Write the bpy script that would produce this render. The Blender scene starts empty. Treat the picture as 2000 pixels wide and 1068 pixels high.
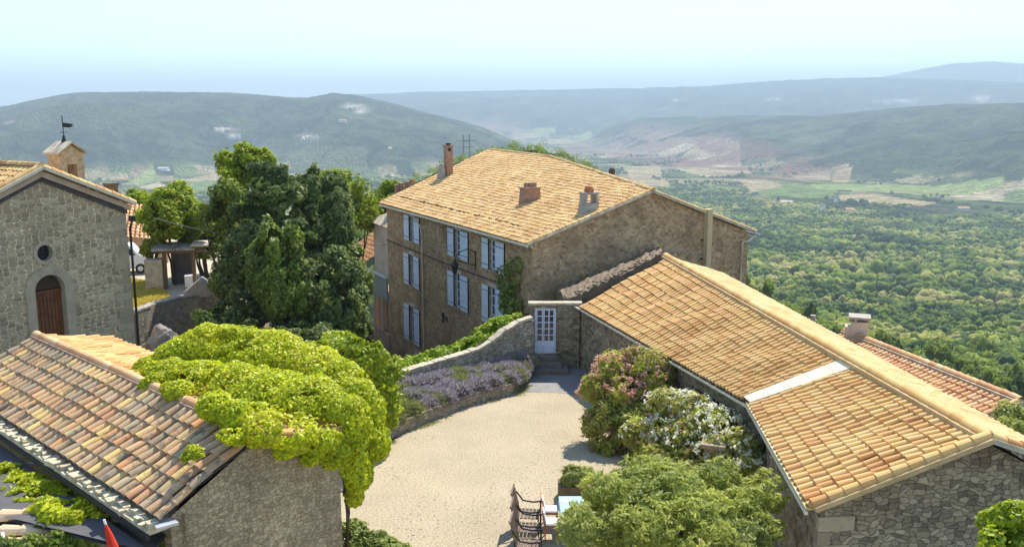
import bpy, math, random
import numpy as np
from mathutils import Vector
random.seed(7); rng = np.random.default_rng(7)
R_ = math.radians
C = bpy.context.scene.collection
sc = bpy.context.scene

# ------------------------------------------------------------------ camera
F, CX, CY = 1732.0, 1000.0, 534.0
PT = math.atan(315/1732.0); CZ = 12.0
cam_d = bpy.data.cameras.new("camera"); cam = bpy.data.objects.new("camera", cam_d); C.objects.link(cam)
cam_d.sensor_width = 36; cam_d.lens = 36*F/2000; cam_d.clip_start = 0.3; cam_d.clip_end = 60000
cam.location = (0, 0, CZ); cam.rotation_euler = (math.pi/2-PT, 0, 0)
sc.camera = cam
# ------------------------------------------------------------------ light
SUN_AZ, SUN_EL = 24.0, 52.0
w = bpy.data.worlds.new("World"); sc.world = w; w.use_nodes = True
nt = w.node_tree; bg = nt.nodes['Background']
sky = nt.nodes.new('ShaderNodeTexSky'); sky.sky_type = 'NISHITA'; sky.sun_disc = False
sky.sun_elevation = R_(SUN_EL); sky.sun_rotation = R_(SUN_AZ)
sky.air_density = 1.0; sky.dust_density = 0.0; sky.ozone_density = 1.3; sky.altitude = 800
nt.links.new(sky.outputs[0], bg.inputs[0]); bg.inputs[1].default_value = 0.095
sd = bpy.data.lights.new("sun", 'SUN'); sd.energy = 2.75; sd.angle = R_(0.6); sd.color = (1, .93, .82)
so = bpy.data.objects.new("sun", sd); C.objects.link(so)
sdir = Vector((math.sin(R_(SUN_AZ))*math.cos(R_(SUN_EL)), math.cos(R_(SUN_AZ))*math.cos(R_(SUN_EL)), math.sin(R_(SUN_EL))))
so.rotation_euler = sdir.to_track_quat('Z', 'Y').to_euler()
sc.view_settings.view_transform = 'Standard'; sc.view_settings.look = 'None'
sc.view_settings.exposure = 1.68; sc.view_settings.gamma = 1
sc.cycles.max_bounces = 6; sc.cycles.diffuse_bounces = 3; sc.cycles.glossy_bounces = 2
sc.cycles.transparent_max_bounces = 8; sc.cycles.volume_bounces = 0

# ------------------------------------------------------------------ geometry helpers
def ray(px, py):
    x = (px-CX)/F; y = -(py-CY)/F
    return (x, math.cos(PT)+y*math.sin(PT), -math.sin(PT)+y*math.cos(PT))
def atz(px, py, z):
    d = ray(px, py); t = (z-CZ)/d[2]; return Vector((d[0]*t, d[1]*t, z))
def atY(px, py, Y):
    d = ray(px, py); t = Y/d[1]; return Vector((d[0]*t, Y, CZ+d[2]*t))
def onp(px, py, a, az):
    d = ray(px, py); n = (math.cos(R_(az)), -math.sin(R_(az)))
    t = (a[0]*n[0]+a[1]*n[1])/(d[0]*n[0]+d[1]*n[1])
    return Vector((d[0]*t, d[1]*t, CZ+d[2]*t))
def azv(az, l=1.0): return Vector((math.sin(R_(az))*l, math.cos(R_(az))*l, 0))
V = Vector
UP = V((0, 0, 1))

def tag(o, label=None, cat=None, group=None, kind=None):
    if label: o['label'] = label
    if cat: o['category'] = cat
    if group: o['group'] = group
    if kind: o['kind'] = kind
    return o
def empty(name, loc, label, cat, group=None, rz=0):
    o = bpy.data.objects.new(name, None); C.objects.link(o); o.location = loc; o.rotation_euler = (0, 0, rz)
    o.empty_display_size = .3
    return tag(o, label, cat, group)

def setparent(o, parent):
    if parent is not None:
        o.parent = parent
        o.matrix_parent_inverse = pinv(parent)
def pinv(p):
    from mathutils import Matrix
    m = Matrix.Translation(p.location) @ p.rotation_euler.to_matrix().to_4x4()
    return m.inverted()

class MB:
    def __init__(s): s.v = []; s.f = []; s.r = []; s.cr = 0.5
    def add(s, vs, fs, rnd=None):
        n = len(s.v); s.v += [tuple(p) for p in vs]
        for f in fs: s.f.append(tuple(i+n for i in f)); s.r.append(s.cr if rnd is None else rnd)
        return s
    def quad(s, a, b, c, d, rnd=None): return s.add([a, b, c, d], [(0, 1, 2, 3)], rnd)
    def poly(s, pts, rnd=None): return s.add(pts, [tuple(range(len(pts)))], rnd)
    def box(s, c, sx, sy, sz, ax=None, rnd=None):
        """box centred at c, ax = azimuth (deg) of its local x axis is 90+ax"""
        c = V(c); a = 0 if ax is None else ax
        X = V((math.cos(R_(a)), -math.sin(R_(a)), 0))*sx/2; Y = V((math.sin(R_(a)), math.cos(R_(a)), 0))*sy/2; Z = UP*sz/2
        p = [c+X*i+Y*j+Z*k for k in (-1, 1) for i, j in ((-1, -1), (1, -1), (1, 1), (-1, 1))]
        return s.add(p, [(3, 2, 1, 0), (4, 5, 6, 7), (0, 1, 5, 4), (1, 2, 6, 5), (2, 3, 7, 6), (3, 0, 4, 7)], rnd)
    def bar(s, a, b, w_, h_, up=UP, rnd=None):
        a = V(a); b = V(b); d = (b-a).normalized()
        x = d.cross(up)
        if x.length < 1e-4: x = d.cross(V((1, 0, 0)))
        x.normalize(); y = x.cross(d); x *= w_/2; y *= h_/2
        p = [q+x*i+y*j for q in (a, b) for i, j in ((-1, -1), (1, -1), (1, 1), (-1, 1))]
        return s.add(p, [(3, 2, 1, 0), (4, 5, 6, 7), (0, 1, 5, 4), (1, 2, 6, 5), (2, 3, 7, 6), (3, 0, 4, 7)], rnd)
    def prism(s, poly, ext, rnd=None):
        n = len(poly); e = V(ext); p = [V(q) for q in poly]; q = [a+e for a in p]
        f = [tuple(range(n)), tuple(range(2*n-1, n-1, -1))]
        for i in range(n): j = (i+1) % n; f.append((i, i+n, j+n, j))
        return s.add(p+q, f, rnd)
    def tube(s, pts, r, n=8, r2=None, cap=True, rnd=None):
        pts = [V(p) for p in pts]; m = len(pts); vs = []
        for i, p in enumerate(pts):
            d = (pts[min(i+1, m-1)]-pts[max(i-1, 0)]).normalized()
            x = d.cross(UP)
            if x.length < .05: x = d.cross(V((1, 0, 0)))
            x.normalize(); y = x.cross(d)
            rr = r if r2 is None else r+(r2-r)*i/max(1, m-1)
            if isinstance(r, (list, tuple)): rr = r[i]
            for k in range(n):
                a = 2*math.pi*k/n; vs.append(p+(x*math.cos(a)+y*math.sin(a))*rr)
        fs = [(i*n+k, i*n+(k+1) % n, (i+1)*n+(k+1) % n, (i+1)*n+k) for i in range(m-1) for k in range(n)]
        if cap: fs += [tuple(range(n-1, -1, -1)), tuple(range((m-1)*n, m*n))]
        return s.add(vs, fs, rnd)
    def lathe(s, c, prof, n=16, rnd=None):
        c = V(c); vs = []
        for r, z in prof:
            for k in range(n): a = 2*math.pi*k/n; vs.append(c+V((r*math.cos(a), r*math.sin(a), z)))
        m = len(prof)
        fs = [(i*n+k, i*n+(k+1) % n, (i+1)*n+(k+1) % n, (i+1)*n+k) for i in range(m-1) for k in range(n)]
        fs += [tuple(range(n-1, -1, -1)), tuple(range((m-1)*n, m*n))]
        return s.add(vs, fs, rnd)
    def build(s, name, mat, parent=None, smooth=False, bevel=0):
        me = bpy.data.meshes.new(name); me.from_pydata(s.v, [], s.f); me.update()
        if mat: me.materials.append(mat)
        at = me.attributes.new('rnd', 'FLOAT', 'FACE'); at.data.foreach_set('value', s.r)
        uvl = me.uv_layers.new(name='UVMap'); buf = np.zeros(len(me.loops)*2, dtype=np.float32)
        for p in me.polygons:
            n = p.normal
            if abs(n.z) > .75: fx = None
            else:
                l = math.hypot(n.x, n.y) or 1; fx = (-n.y/l, n.x/l)
            for li in p.loop_indices:
                c = s.v[me.loops[li].vertex_index]
                if fx is None: buf[2*li] = c[0]; buf[2*li+1] = c[1]
                else: buf[2*li] = c[0]*fx[0]+c[1]*fx[1]; buf[2*li+1] = c[2]
        uvl.data.foreach_set('uv', buf)
        if smooth: me.polygons.foreach_set('use_smooth', [True]*len(me.polygons))
        o = bpy.data.objects.new(name, me); C.objects.link(o); setparent(o, parent)
        if bevel:
            b = o.modifiers.new('bevel', 'BEVEL'); b.width = bevel; b.segments = 1; b.limit_method = 'ANGLE'
        return o

def fastmesh(name, verts, faces, mat, rnd=None, parent=None, smooth=False, col=None):
    """verts (n,3), faces (m,4) or (m,3) numpy"""
    me = bpy.data.meshes.new(name); k = faces.shape[1]
    me.vertices.add(len(verts)); me.vertices.foreach_set('co', np.ascontiguousarray(verts, dtype=np.float32).ravel())
    me.loops.add(faces.size); me.loops.foreach_set('vertex_index', np.ascontiguousarray(faces, dtype=np.int32).ravel())
    me.polygons.add(len(faces)); me.polygons.foreach_set('loop_start', np.arange(0, faces.size, k, dtype=np.int32))
    me.polygons.foreach_set('loop_total', np.full(len(faces), k, dtype=np.int32))
    if smooth: me.polygons.foreach_set('use_smooth', np.ones(len(faces), dtype=bool))
    me.update(calc_edges=True)
    if rnd is not None:
        at = me.attributes.new('rnd', 'FLOAT', 'FACE'); at.data.foreach_set('value', np.ascontiguousarray(rnd, dtype=np.float32))
    if col is not None:
        at = me.attributes.new('Col', 'FLOAT_COLOR', 'POINT'); at.data.foreach_set('color', np.ascontiguousarray(col, dtype=np.float32).ravel())
    me.materials.append(mat)
    o = bpy.data.objects.new(name, me); C.objects.link(o); setparent(o, parent)
    return o

# ------------------------------------------------------------------ materials
class NT:
    def __init__(s, name):
        s.m = bpy.data.materials.new(name); s.m.use_nodes = True; s.t = s.m.node_tree; s.n = s.t.nodes; s.l = s.t.links
        s.b = s.n['Principled BSDF']; s.out = s.n['Material Output']; s.b.inputs['Roughness'].default_value = .85
        s.b.inputs['Specular IOR Level'].default_value = .25
    def N(s, t, **k):
        n = s.n.new('ShaderNode'+t)
        for a, v in k.items(): setattr(n, a, v)
        return n
    def L(s, a, b): s.l.new(a, b)
    def noise(s, vec, scale, detail=4, rough=.55):
        n = s.N('TexNoise'); n.inputs['Scale'].default_value = scale; n.inputs['Detail'].default_value = detail; n.inputs['Roughness'].default_value = rough
        if vec is not None: s.L(vec, n.inputs['Vector'])
        return n
    def ramp(s, fac, stops, interp='LINEAR'):
        r = s.N('ValToRGB'); r.color_ramp.interpolation = interp; e = r.color_ramp.elements
        while len(e) < len(stops): e.new(.5)
        for i, (p, c) in enumerate(stops): e[i].position = p; e[i].color = (*c, 1) if len(c) == 3 else c
        s.L(fac, r.inputs[0]); return r
    def mix(s, fac, a, b, blend='MIX'):
        m = s.N('Mix', data_type='RGBA', blend_type=blend)
        if isinstance(fac, (int, float)): m.inputs[0].default_value = fac
        else: s.L(fac, m.inputs[0])
        for i, x in ((6, a), (7, b)):
            if isinstance(x, tuple): m.inputs[i].default_value = (*x, 1)
            else: s.L(x, m.inputs[i])
        return m.outputs[2]
    def bump(s, h, strength=.5, dist=.02):
        b = s.N('Bump'); b.inputs['Strength'].default_value = strength; b.inputs['Distance'].default_value = dist
        s.L(h, b.inputs['Height']); s.L(b.outputs[0], s.b.inputs['Normal']); return b
    def math(s, op, a, b=0.0, c=None):
        m = s.N('Math', operation=op)
        for i, x in enumerate((a, b) if c is None else (a, b, c)):
            if isinstance(x, (int, float)): m.inputs[i].default_value = x
            else: s.L(x, m.inputs[i])
        return m.outputs[0]
    def col(s, c):
        if isinstance(c, tuple): s.b.inputs['Base Color'].default_value = (*c, 1)
        else: s.L(c, s.b.inputs['Base Color'])

def stone_mat(name, cols, mortar, sx=2.6, sy=4.2, mw=.09, bump=.7, stain=.35, staincol=(.10, .08, .05), dist=.35, rand=.85):
    t = NT(name); tc = t.N('UVMap'); uv = tc.outputs[0]
    n0 = t.noise(uv, 1.7, 3)
    off = t.N('VectorMath', operation='MULTIPLY_ADD'); t.L(n0.outputs['Color'], off.inputs[0]); off.inputs[1].default_value = (dist, dist, 0); t.L(uv, off.inputs[2])
    mp = t.N('Mapping'); mp.inputs['Scale'].default_value = (sx, sy, 1); t.L(off.outputs[0], mp.inputs[0])
    def vor(feat):
        v = t.N('TexVoronoi', feature=feat, distance='CHEBYCHEV'); v.voronoi_dimensions = '2D'; v.inputs['Scale'].default_value = 1; v.inputs['Randomness'].default_value = rand
        t.L(mp.outputs[0], v.inputs['Vector']); return v
    vc = vor('F1'); v2 = vor('F2'); ve = t.math('SUBTRACT', v2.outputs['Distance'], vc.outputs['Distance'])
    sepc = t.N('SeparateColor'); t.L(vc.outputs['Color'], sepc.inputs[0])
    st = t.ramp(sepc.outputs[0], [(i/(len(cols)-1), c) for i, c in enumerate(cols)])
    n1 = t.noise(uv, 9, 5, .65)
    st2 = t.mix(.55, st.outputs[0], n1.outputs['Fac'], 'OVERLAY')
    n2 = t.noise(uv, 6, 3)
    edge = t.math('MULTIPLY_ADD', n2.outputs['Fac'], .14, ve)
    mr = t.ramp(edge, [(mw+.01, (0, 0, 0)), (mw+.06, (1, 1, 1))])
    c = t.mix(mr.outputs[0], mortar, st2)
    ns = t.noise(uv, .55, 5, .6); nr = t.ramp(ns.outputs['Fac'], [(.48, (0, 0, 0)), (.68, (1, 1, 1))])
    c = t.mix(t.math('MULTIPLY', nr.outputs[0], stain), c, staincol)
    nb = t.noise(uv, .9, 3); c = t.mix(.5, c, t.ramp(nb.outputs['Fac'], [(.3, (.33, .33, .33)), (.7, (.66, .66, .66))]).outputs[0], 'OVERLAY')
    t.col(c)
    hh = t.ramp(edge, [(mw-.04, (0, 0, 0)), (mw+.16, (1, 1, 1))])
    h = t.math('MULTIPLY_ADD', n1.outputs['Fac'], .35, hh.outputs[0])
    t.bump(h, bump, .05); t.b.inputs['Roughness'].default_value = .95
    return t.m

def tile_mat(name, cols, lichen=.3, lcol=(.30, .27, .20), moss=None):
    t = NT(name); a = t.N('Attribute', attribute_name='rnd'); tc = t.N('TexCoord').outputs['Object']
    c = t.ramp(a.outputs['Fac'], [(i/(len(cols)-1), x) for i, x in enumerate(cols)]).outputs[0]
    n = t.noise(tc, 6, 5, .65); r = t.ramp(n.outputs['Fac'], [(.5, (0, 0, 0)), (.68, (1, 1, 1))])
    c = t.mix(t.math('MULTIPLY', r.outputs[0], lichen), c, lcol)
    n3 = t.noise(tc, .5, 4, .6); c = t.mix(.5, c, t.ramp(n3.outputs['Fac'], [(.3, (.38, .38, .38)), (.7, (.62, .62, .62))]).outputs[0], 'OVERLAY')
    if moss:
        n4 = t.noise(tc, 2.2, 6, .7); r4 = t.ramp(n4.outputs['Fac'], [(.54, (0, 0, 0)), (.62, (1, 1, 1))])
        c = t.mix(t.math('MULTIPLY', r4.outputs[0], .8), c, moss)
    t.col(c); n2 = t.noise(tc, 40, 3); t.bump(n2.outputs['Fac'], .3, .01); t.b.inputs['Roughness'].default_value = .8
    return t.m

def leaf_mat(name, cols, trans=.35, rough=.6, tcol=None, big=None):
    t = NT(name); a = t.N('Attribute', attribute_name='rnd')
    c = t.ramp(a.outputs['Fac'], [(i/(len(cols)-1), x) for i, x in enumerate(cols)]).outputs[0]
    tc = t.N('TexCoord').outputs['Object']
    n = t.noise(tc, big or .6, 2); c = t.mix(.5, c, t.ramp(n.outputs['Fac'], [(.3, (.36, .36, .36)), (.7, (.64, .64, .64))]).outputs[0], 'OVERLAY')
    t.col(c); t.b.inputs['Roughness'].default_value = rough; t.b.inputs['Specular IOR Level'].default_value = .3
    tr = t.N('BsdfTranslucent'); 
    tm = t.mix(.5, c, tcol or (.45, .6, .05), 'MIX') if tcol else c
    t.L(tm, tr.inputs[0]); ms = t.N('MixShader'); ms.inputs[0].default_value = trans
    t.L(t.b.outputs[0], ms.inputs[1]); t.L(tr.outputs[0], ms.inputs[2]); t.L(ms.outputs[0], t.out.inputs[0])
    return t.m

def plain(name, c, rough=.7, var=.25, scale=3, bumpk=.2, metal=0, spec=.3, c2=None):
    t = NT(name); tc = t.N('TexCoord').outputs['Object']
    n = t.noise(tc, scale, 5, .6); d = c2 or tuple(x*(1-var) for x in c)
    r = t.ramp(n.outputs['Fac'], [(.35, c), (.68, d)]); t.col(r.outputs[0])
    t.b.inputs['Roughness'].default_value = rough; t.b.inputs['Metallic'].default_value = metal; t.b.inputs['Specular IOR Level'].default_value = spec
    if bumpk: n2 = t.noise(tc, scale*8, 3); t.bump(n2.outputs['Fac'], bumpk, .01)
    return t.m

M = {}
M['house'] = stone_mat('house_stone', [(.42, .27, .135), (.54, .37, .20), (.30, .19, .105), (.60, .44, .26), (.46, .30, .155)], (.52, .37, .19), 5.2, 8.0, .06, .6, .55, (.19, .135, .08), .4)
M['chapel'] = stone_mat('chapel_stone', [(.44, .33, .185), (.55, .43, .26), (.30, .225, .135), (.50, .38, .225)], (.80, .66, .42), 3.1, 5.6, .15, .9, .2, (.2, .17, .11), .10, .62)
M['annex'] = stone_mat('annex_stone', [(.28, .22, .14), (.40, .32, .2), (.17, .13, .085), (.33, .275, .19), (.48, .39, .25)], (.26, .20, .125), 4.6, 8.2, .03, 1.0, .45, (.12, .095, .06), .35)
M['gable'] = stone_mat('small_rubble', [(.42, .33, .20), (.30, .23, .135), (.50, .40, .25), (.35, .28, .18)], (.36, .28, .175), 9, 13, .03, .8, .4, (.17, .14, .09), .3)
M['wall'] = stone_mat('garden_stone', [(.40, .34, .25), (.30, .25, .18), (.46, .40, .30), (.24, .20, .15)], (.30, .25, .17), 4.0, 6.5, .06, 1.0, .3, (.16, .13, .09), .3)
M['gableq'] = tile_mat('corner_stone', [(.30, .24, .15), (.42, .34, .22), (.36, .28, .17), (.25, .19, .12)], .4, (.22, .18, .12))
M['ashlar'] = plain('pale_dressed_stone', (.48, .39, .26), .9, .3, 2.2, .3)
M['ochre'] = plain('ochre_bell_stone', (.58, .46, .28), .9, .3, 5, .5, c2=(.36, .24, .12))
M['plaster'] = plain('pale_plaster', (.66, .56, .44), .9, .2, .8, .2, c2=(.50, .40, .30))
M['peach'] = plain('peach_plaster', (.60, .40, .27), .9, .2, .7, .2, c2=(.45, .28, .18))
M['mortar'] = plain('lime_mortar', (.60, .52, .38), .95, .3, 3, .6, c2=(.36, .30, .21))
M['cream'] = plain('cream_paint', (.72, .63, .44), .5, .15, 2, .05)
M['ridge_mortar'] = plain('ridge_mortar_ochre', (.58, .43, .22), .95, .3, 2, .6, c2=(.45, .30, .14))
M['shutter'] = plain('blue_white_shutter_paint', (.74, .82, .92), .55, .12, 1.5, .08, c2=(.64, .73, .88))
M['whiteblue'] = plain('blue_white_joinery', (.72, .80, .94), .5, .1, 2, .05)
M['iron'] = plain('dark_iron', (.03, .028, .03), .5, .2, 10, .1, metal=.3)
M['wood'] = plain('brown_door_wood', (.20, .075, .025), .6, .4, 3, .3, c2=(.11, .035, .012))
M['oldwood'] = plain('weathered_wood', (.20, .14, .09), .85, .3, 5, .4)
M['teak'] = plain('dark_slats', (.16, .11, .08), .7, .3, 6, .2)
M['brick'] = plain('chimney_render', (.40, .25, .17), .95, .3, 4, .5, c2=(.27, .16, .105))
M['greyrender'] = plain('grey_cement', (.42, .38, .32), .95, .3, 3, .4)
M['slate'] = plain('dark_roof_felt', (.085, .08, .085), .7, .3, 1.2, .3, c2=(.12, .11, .105))
M['white'] = plain('white_paint', (.80, .80, .78), .5, .1, 3, .05)
M['turq'] = plain('turquoise_cloth', (.34, .58, .66), .7, .15, 5, .1)
M['cushion'] = plain('white_cushion_fabric', (.82, .80, .80), .9, .08, 6, .1)
M['red'] = plain('red_parasol_cloth', (.70, .045, .015), .8, .25, 3, .1)
M['zinc'] = plain('zinc_sheet', (.60, .62, .64), .35, .2, 3, .05, metal=.5)
M['balcony'] = plain('grey_green_parapet', (.32, .36, .33), .8, .2, 2, .2)
M['bark'] = plain('bark', (.11, .08, .055), .95, .4, 6, .8)
M['rock'] = plain('limestone_boulder', (.45, .41, .36), .95, .4, 1.6, 1.0, c2=(.18, .15, .13))
M['terracotta'] = plain('terracotta_pot', (.52, .20, .08), .8, .3, 5, .2)
t = NT('window_glass'); t.col((.02, .03, .045)); t.b.inputs['Roughness'].default_value = .08; t.b.inputs['Specular IOR Level'].default_value = .6; M['glass'] = t.m
M['carpaint'] = plain('white_car_paint', (.80, .80, .80), .25, .03, 1, 0, spec=.5)
M['rubber'] = plain('rubber', (.02, .02, .02), .8, .2, 5, .1)

TANNEX = tile_mat('tile_annex', [(.60, .35, .12), (.67, .42, .16), (.58, .31, .10), (.70, .47, .20), (.62, .37, .12), (.53, .26, .09), (.68, .44, .17), (.64, .39, .14)], .35, (.56, .42, .20))
TMAIN = tile_mat('tile_main', [(.62, .39, .14), (.70, .48, .21), (.52, .27, .09), (.74, .54, .27), (.58, .34, .11), (.68, .46, .19), (.46, .27, .12)], .5, (.58, .44, .21), moss=None)
TOLD = tile_mat('tile_old', [(.44, .30, .17), (.58, .35, .17), (.32, .24, .15), (.68, .40, .17), (.50, .37, .22), (.62, .29, .12), (.37, .30, .19), (.76, .52, .18)], .6, (.38, .34, .24), (.17, .14, .10))
TBACK = tile_mat('tile_back', [(.60, .30, .14), (.70, .40, .18), (.52, .24, .11), (.72, .48, .26)], .35, (.55, .42, .24))
TCHANNEL = plain('tile_channel', (.26, .13, .065), .9, .3, 5, .3)  # channel colour darkened to hold the shadow in the grooves
TCHANM = plain('tile_channel_pale', (.40, .22, .09), .9, .3, 5, .3)

# ------------------------------------------------------------------ tiles
def tiles(name, Ra, Rb, Ea, Eb, parent, mat, chan, sp=.29, ln=.42, mask=None, over=.06, jit=1.0, seg=6, base=True, patchy=0, swap=None):
    """canal tile field on the patch ridge Ra-Rb, eave Ea-Eb"""
    Ra, Rb, Ea, Eb = map(V, (Ra, Rb, Ea, Eb))
    wid = ((Rb-Ra).length+(Eb-Ea).length)/2; L = ((Ra-Ea).length+(Rb-Eb).length)/2
    nc = max(2, round(wid/sp)); nr = max(2, round(L/ln)); mb = MB()
    N = (Rb-Ra).cross(Ea-Ra)
    if N.z < 0: N = -N
    N.normalize()
    sd_ = random.uniform(0, 50)
    bil = lambda u, v: (Ra.lerp(Rb, u)).lerp(Ea.lerp(Eb, u), v)+N*(.035*math.sin(u*wid*.9+sd_)*math.sin(v*L*.8+sd_*.3)+.03*math.sin(u*wid*2.3+v*L*1.7+sd_))*math.sin(math.pi*min(1, max(0, v)))
    for i in range(nc):
        for j in range(nr):
            u = (i+.5)/nc; v0 = j/nr; v1 = (j+1)/nr
            if mask and not mask(u, (v0+v1)/2): continue
            top = bil(u, v0); bot = bil(u, v1); D = (bot-top); l = D.length; D.normalize()
            S = (bil(min(1, u+.01), (v0+v1)/2)-bil(max(0, u-.01), (v0+v1)/2)).normalized()
            S = (S-D*S.dot(D)).normalized()
            Nn = D.cross(S)
            if Nn.z < 0: Nn = -Nn
            cw = (bil(0, (v0+v1)/2)-bil(1, (v0+v1)/2)).length/nc
            wob = random.uniform(-.012, .012)*jit
            top2 = top-D*.04+S*wob; bot2 = bot+D*over+S*(wob+random.uniform(-.018, .018)*jit)
            vs = []
            for q, rr, lift in ((top2, cw*.33, .01), (bot2, cw*.40, .036+random.uniform(-.01, .012)*jit)):
                for k in range(seg+1):
                    a = math.pi*k/seg; vs.append(q+S*math.cos(a)*rr+Nn*(math.sin(a)*rr*.82+lift))
            n = seg+1; fs = [(k, k+1, n+k+1, n+k) for k in range(seg)]
            # tile edge thickness at the lower end
            for k in range(seg+1):
                a = math.pi*k/seg; rr = cw*.40-.018; vs.append(bot2+S*math.cos(a)*rr+Nn*(math.sin(a)*rr*.82+.034))
            fs += [(n+k, n+k+1, 2*n+k+1, 2*n+k) for k in range(seg)]
            rv = random.random()
            mb.add(vs, fs, rv)
    o = mb.build(name, mat, parent, smooth=False)
    me = o.data
    if base:
        cb = MB(); nu, nv = nc*2, nr
        for i in range(nc):
            for j in range(nr):
                u0 = i/nc; u1 = (i+1)/nc; v0 = j/nr; v1 = (j+1)/nr
                if mask and not mask((u0+u1)/2, (v0+v1)/2): continue
                um = u0; d = -N*.0
                cb.quad(bil(u0, v0)-N*.02+N*0, bil(u1, v0)-N*.02, bil(u1, v1)+N*.012, bil(u0, v1)+N*.012)
        cb.build('tile_channels', chan, parent)
    return o

def ridge_caps(name, pts, parent, mat, r=.13, ln=.42, mortar=None):
    mb = MB(); mm = MB()
    for a, b in zip(pts[:-1], pts[1:]):
        a = V(a); b = V(b); n = max(1, round((b-a).length/ln)); D = (b-a).normalized(); S = D.cross(UP).normalized(); U = S.cross(D)
        for i in range(n):
            p = a.lerp(b, i/n)+U*random.uniform(-.008, .01); q = a.lerp(b, (i+1)/n)+D*.05; vs = []
            for k in range(8):
                t_ = math.pi*k/7; vs.append(p+S*math.cos(t_)*r*1.1+U*(math.sin(t_)*r+.03))
            for k in range(8):
                t_ = math.pi*k/7; vs.append(q+S*math.cos(t_)*r*.9+U*(math.sin(t_)*r*.85+.02))
            mb.add(vs, [(k, k+1, 9+k, 8+k) for k in range(7)]+[(0, 7, 6, 5, 4, 3, 2, 1)], random.random())
        if mortar: mm.bar(a-U*.03, b-U*.03, r*2.9, .12, U)
    o = mb.build(name, mat, parent)
    if mortar: mm.build('ridge_mortar', mortar, parent)
    return o

# ------------------------------------------------------------------ noise / terrain
_perm = rng.permutation(4096); _val = rng.random(4096)
def vnoise(x, y, s=0):
    xi = np.floor(x).astype(np.int64); yi = np.floor(y).astype(np.int64); xf = x-xi; yf = y-yi
    xf = xf*xf*(3-2*xf); yf = yf*yf*(3-2*yf)
    def h(a, b): return _val[_perm[(a+_perm[(b+s*131) & 4095]) & 4095]]
    return (h(xi, yi)*(1-xf)+h(xi+1, yi)*xf)*(1-yf)+(h(xi, yi+1)*(1-xf)+h(xi+1, yi+1)*xf)*yf
def fbm(x, y, o=5, s=0):
    r = 0; a = .5; t_ = 0
    for i in range(o): r = r+a*vnoise(x*2**i+i*17.3, y*2**i-i*9.1, s+i); t_ += a; a *= .5
    return r/t_
def ss(e0, e1, x):
    t_ = np.clip((x-e0)/(e1-e0), 0, 1); return t_*t_*(3-2*t_)
def px_of(az): return CX+1760*np.tan(np.clip(az, -1.2, 1.2))
VAL = -200.0
def layer(px, r, tabY, tabR, tabB, spur, x, y, seed):
    yy = np.interp(px, *zip(*tabY)); R = np.interp(px, *zip(*tabR)); B = np.interp(px, *zip(*tabB))
    H = CZ+(219-yy)/1760*R
    n = fbm(x/900.+seed, y/900., 5, seed)-.5
    t_ = (r-B+n*spur*(R-B))/(R-B); tt = np.clip(t_, 0, 1); p = 1-(1-tt)**1.55
    p = np.clip(p, 0, 1)
    rid = 1-np.abs(fbm(x/420., y/420., 5, seed+7)*2-1)
    z = VAL+(H-VAL)*(p+(rid-.75)*.24*np.sin(np.pi*np.clip(tt, 0, 1)))
    z = np.where(r > R, H-(r-R)*.03, z)
    z = z+np.where(tt > .05, 1, 0)*((fbm(x/90., y/90., 3, seed+3)-.5)*8+(fbm(x/260., y/260., 3, seed+4)-.5)*30*np.sin(np.pi*np.clip(tt, 0, 1)))
    return z
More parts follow.
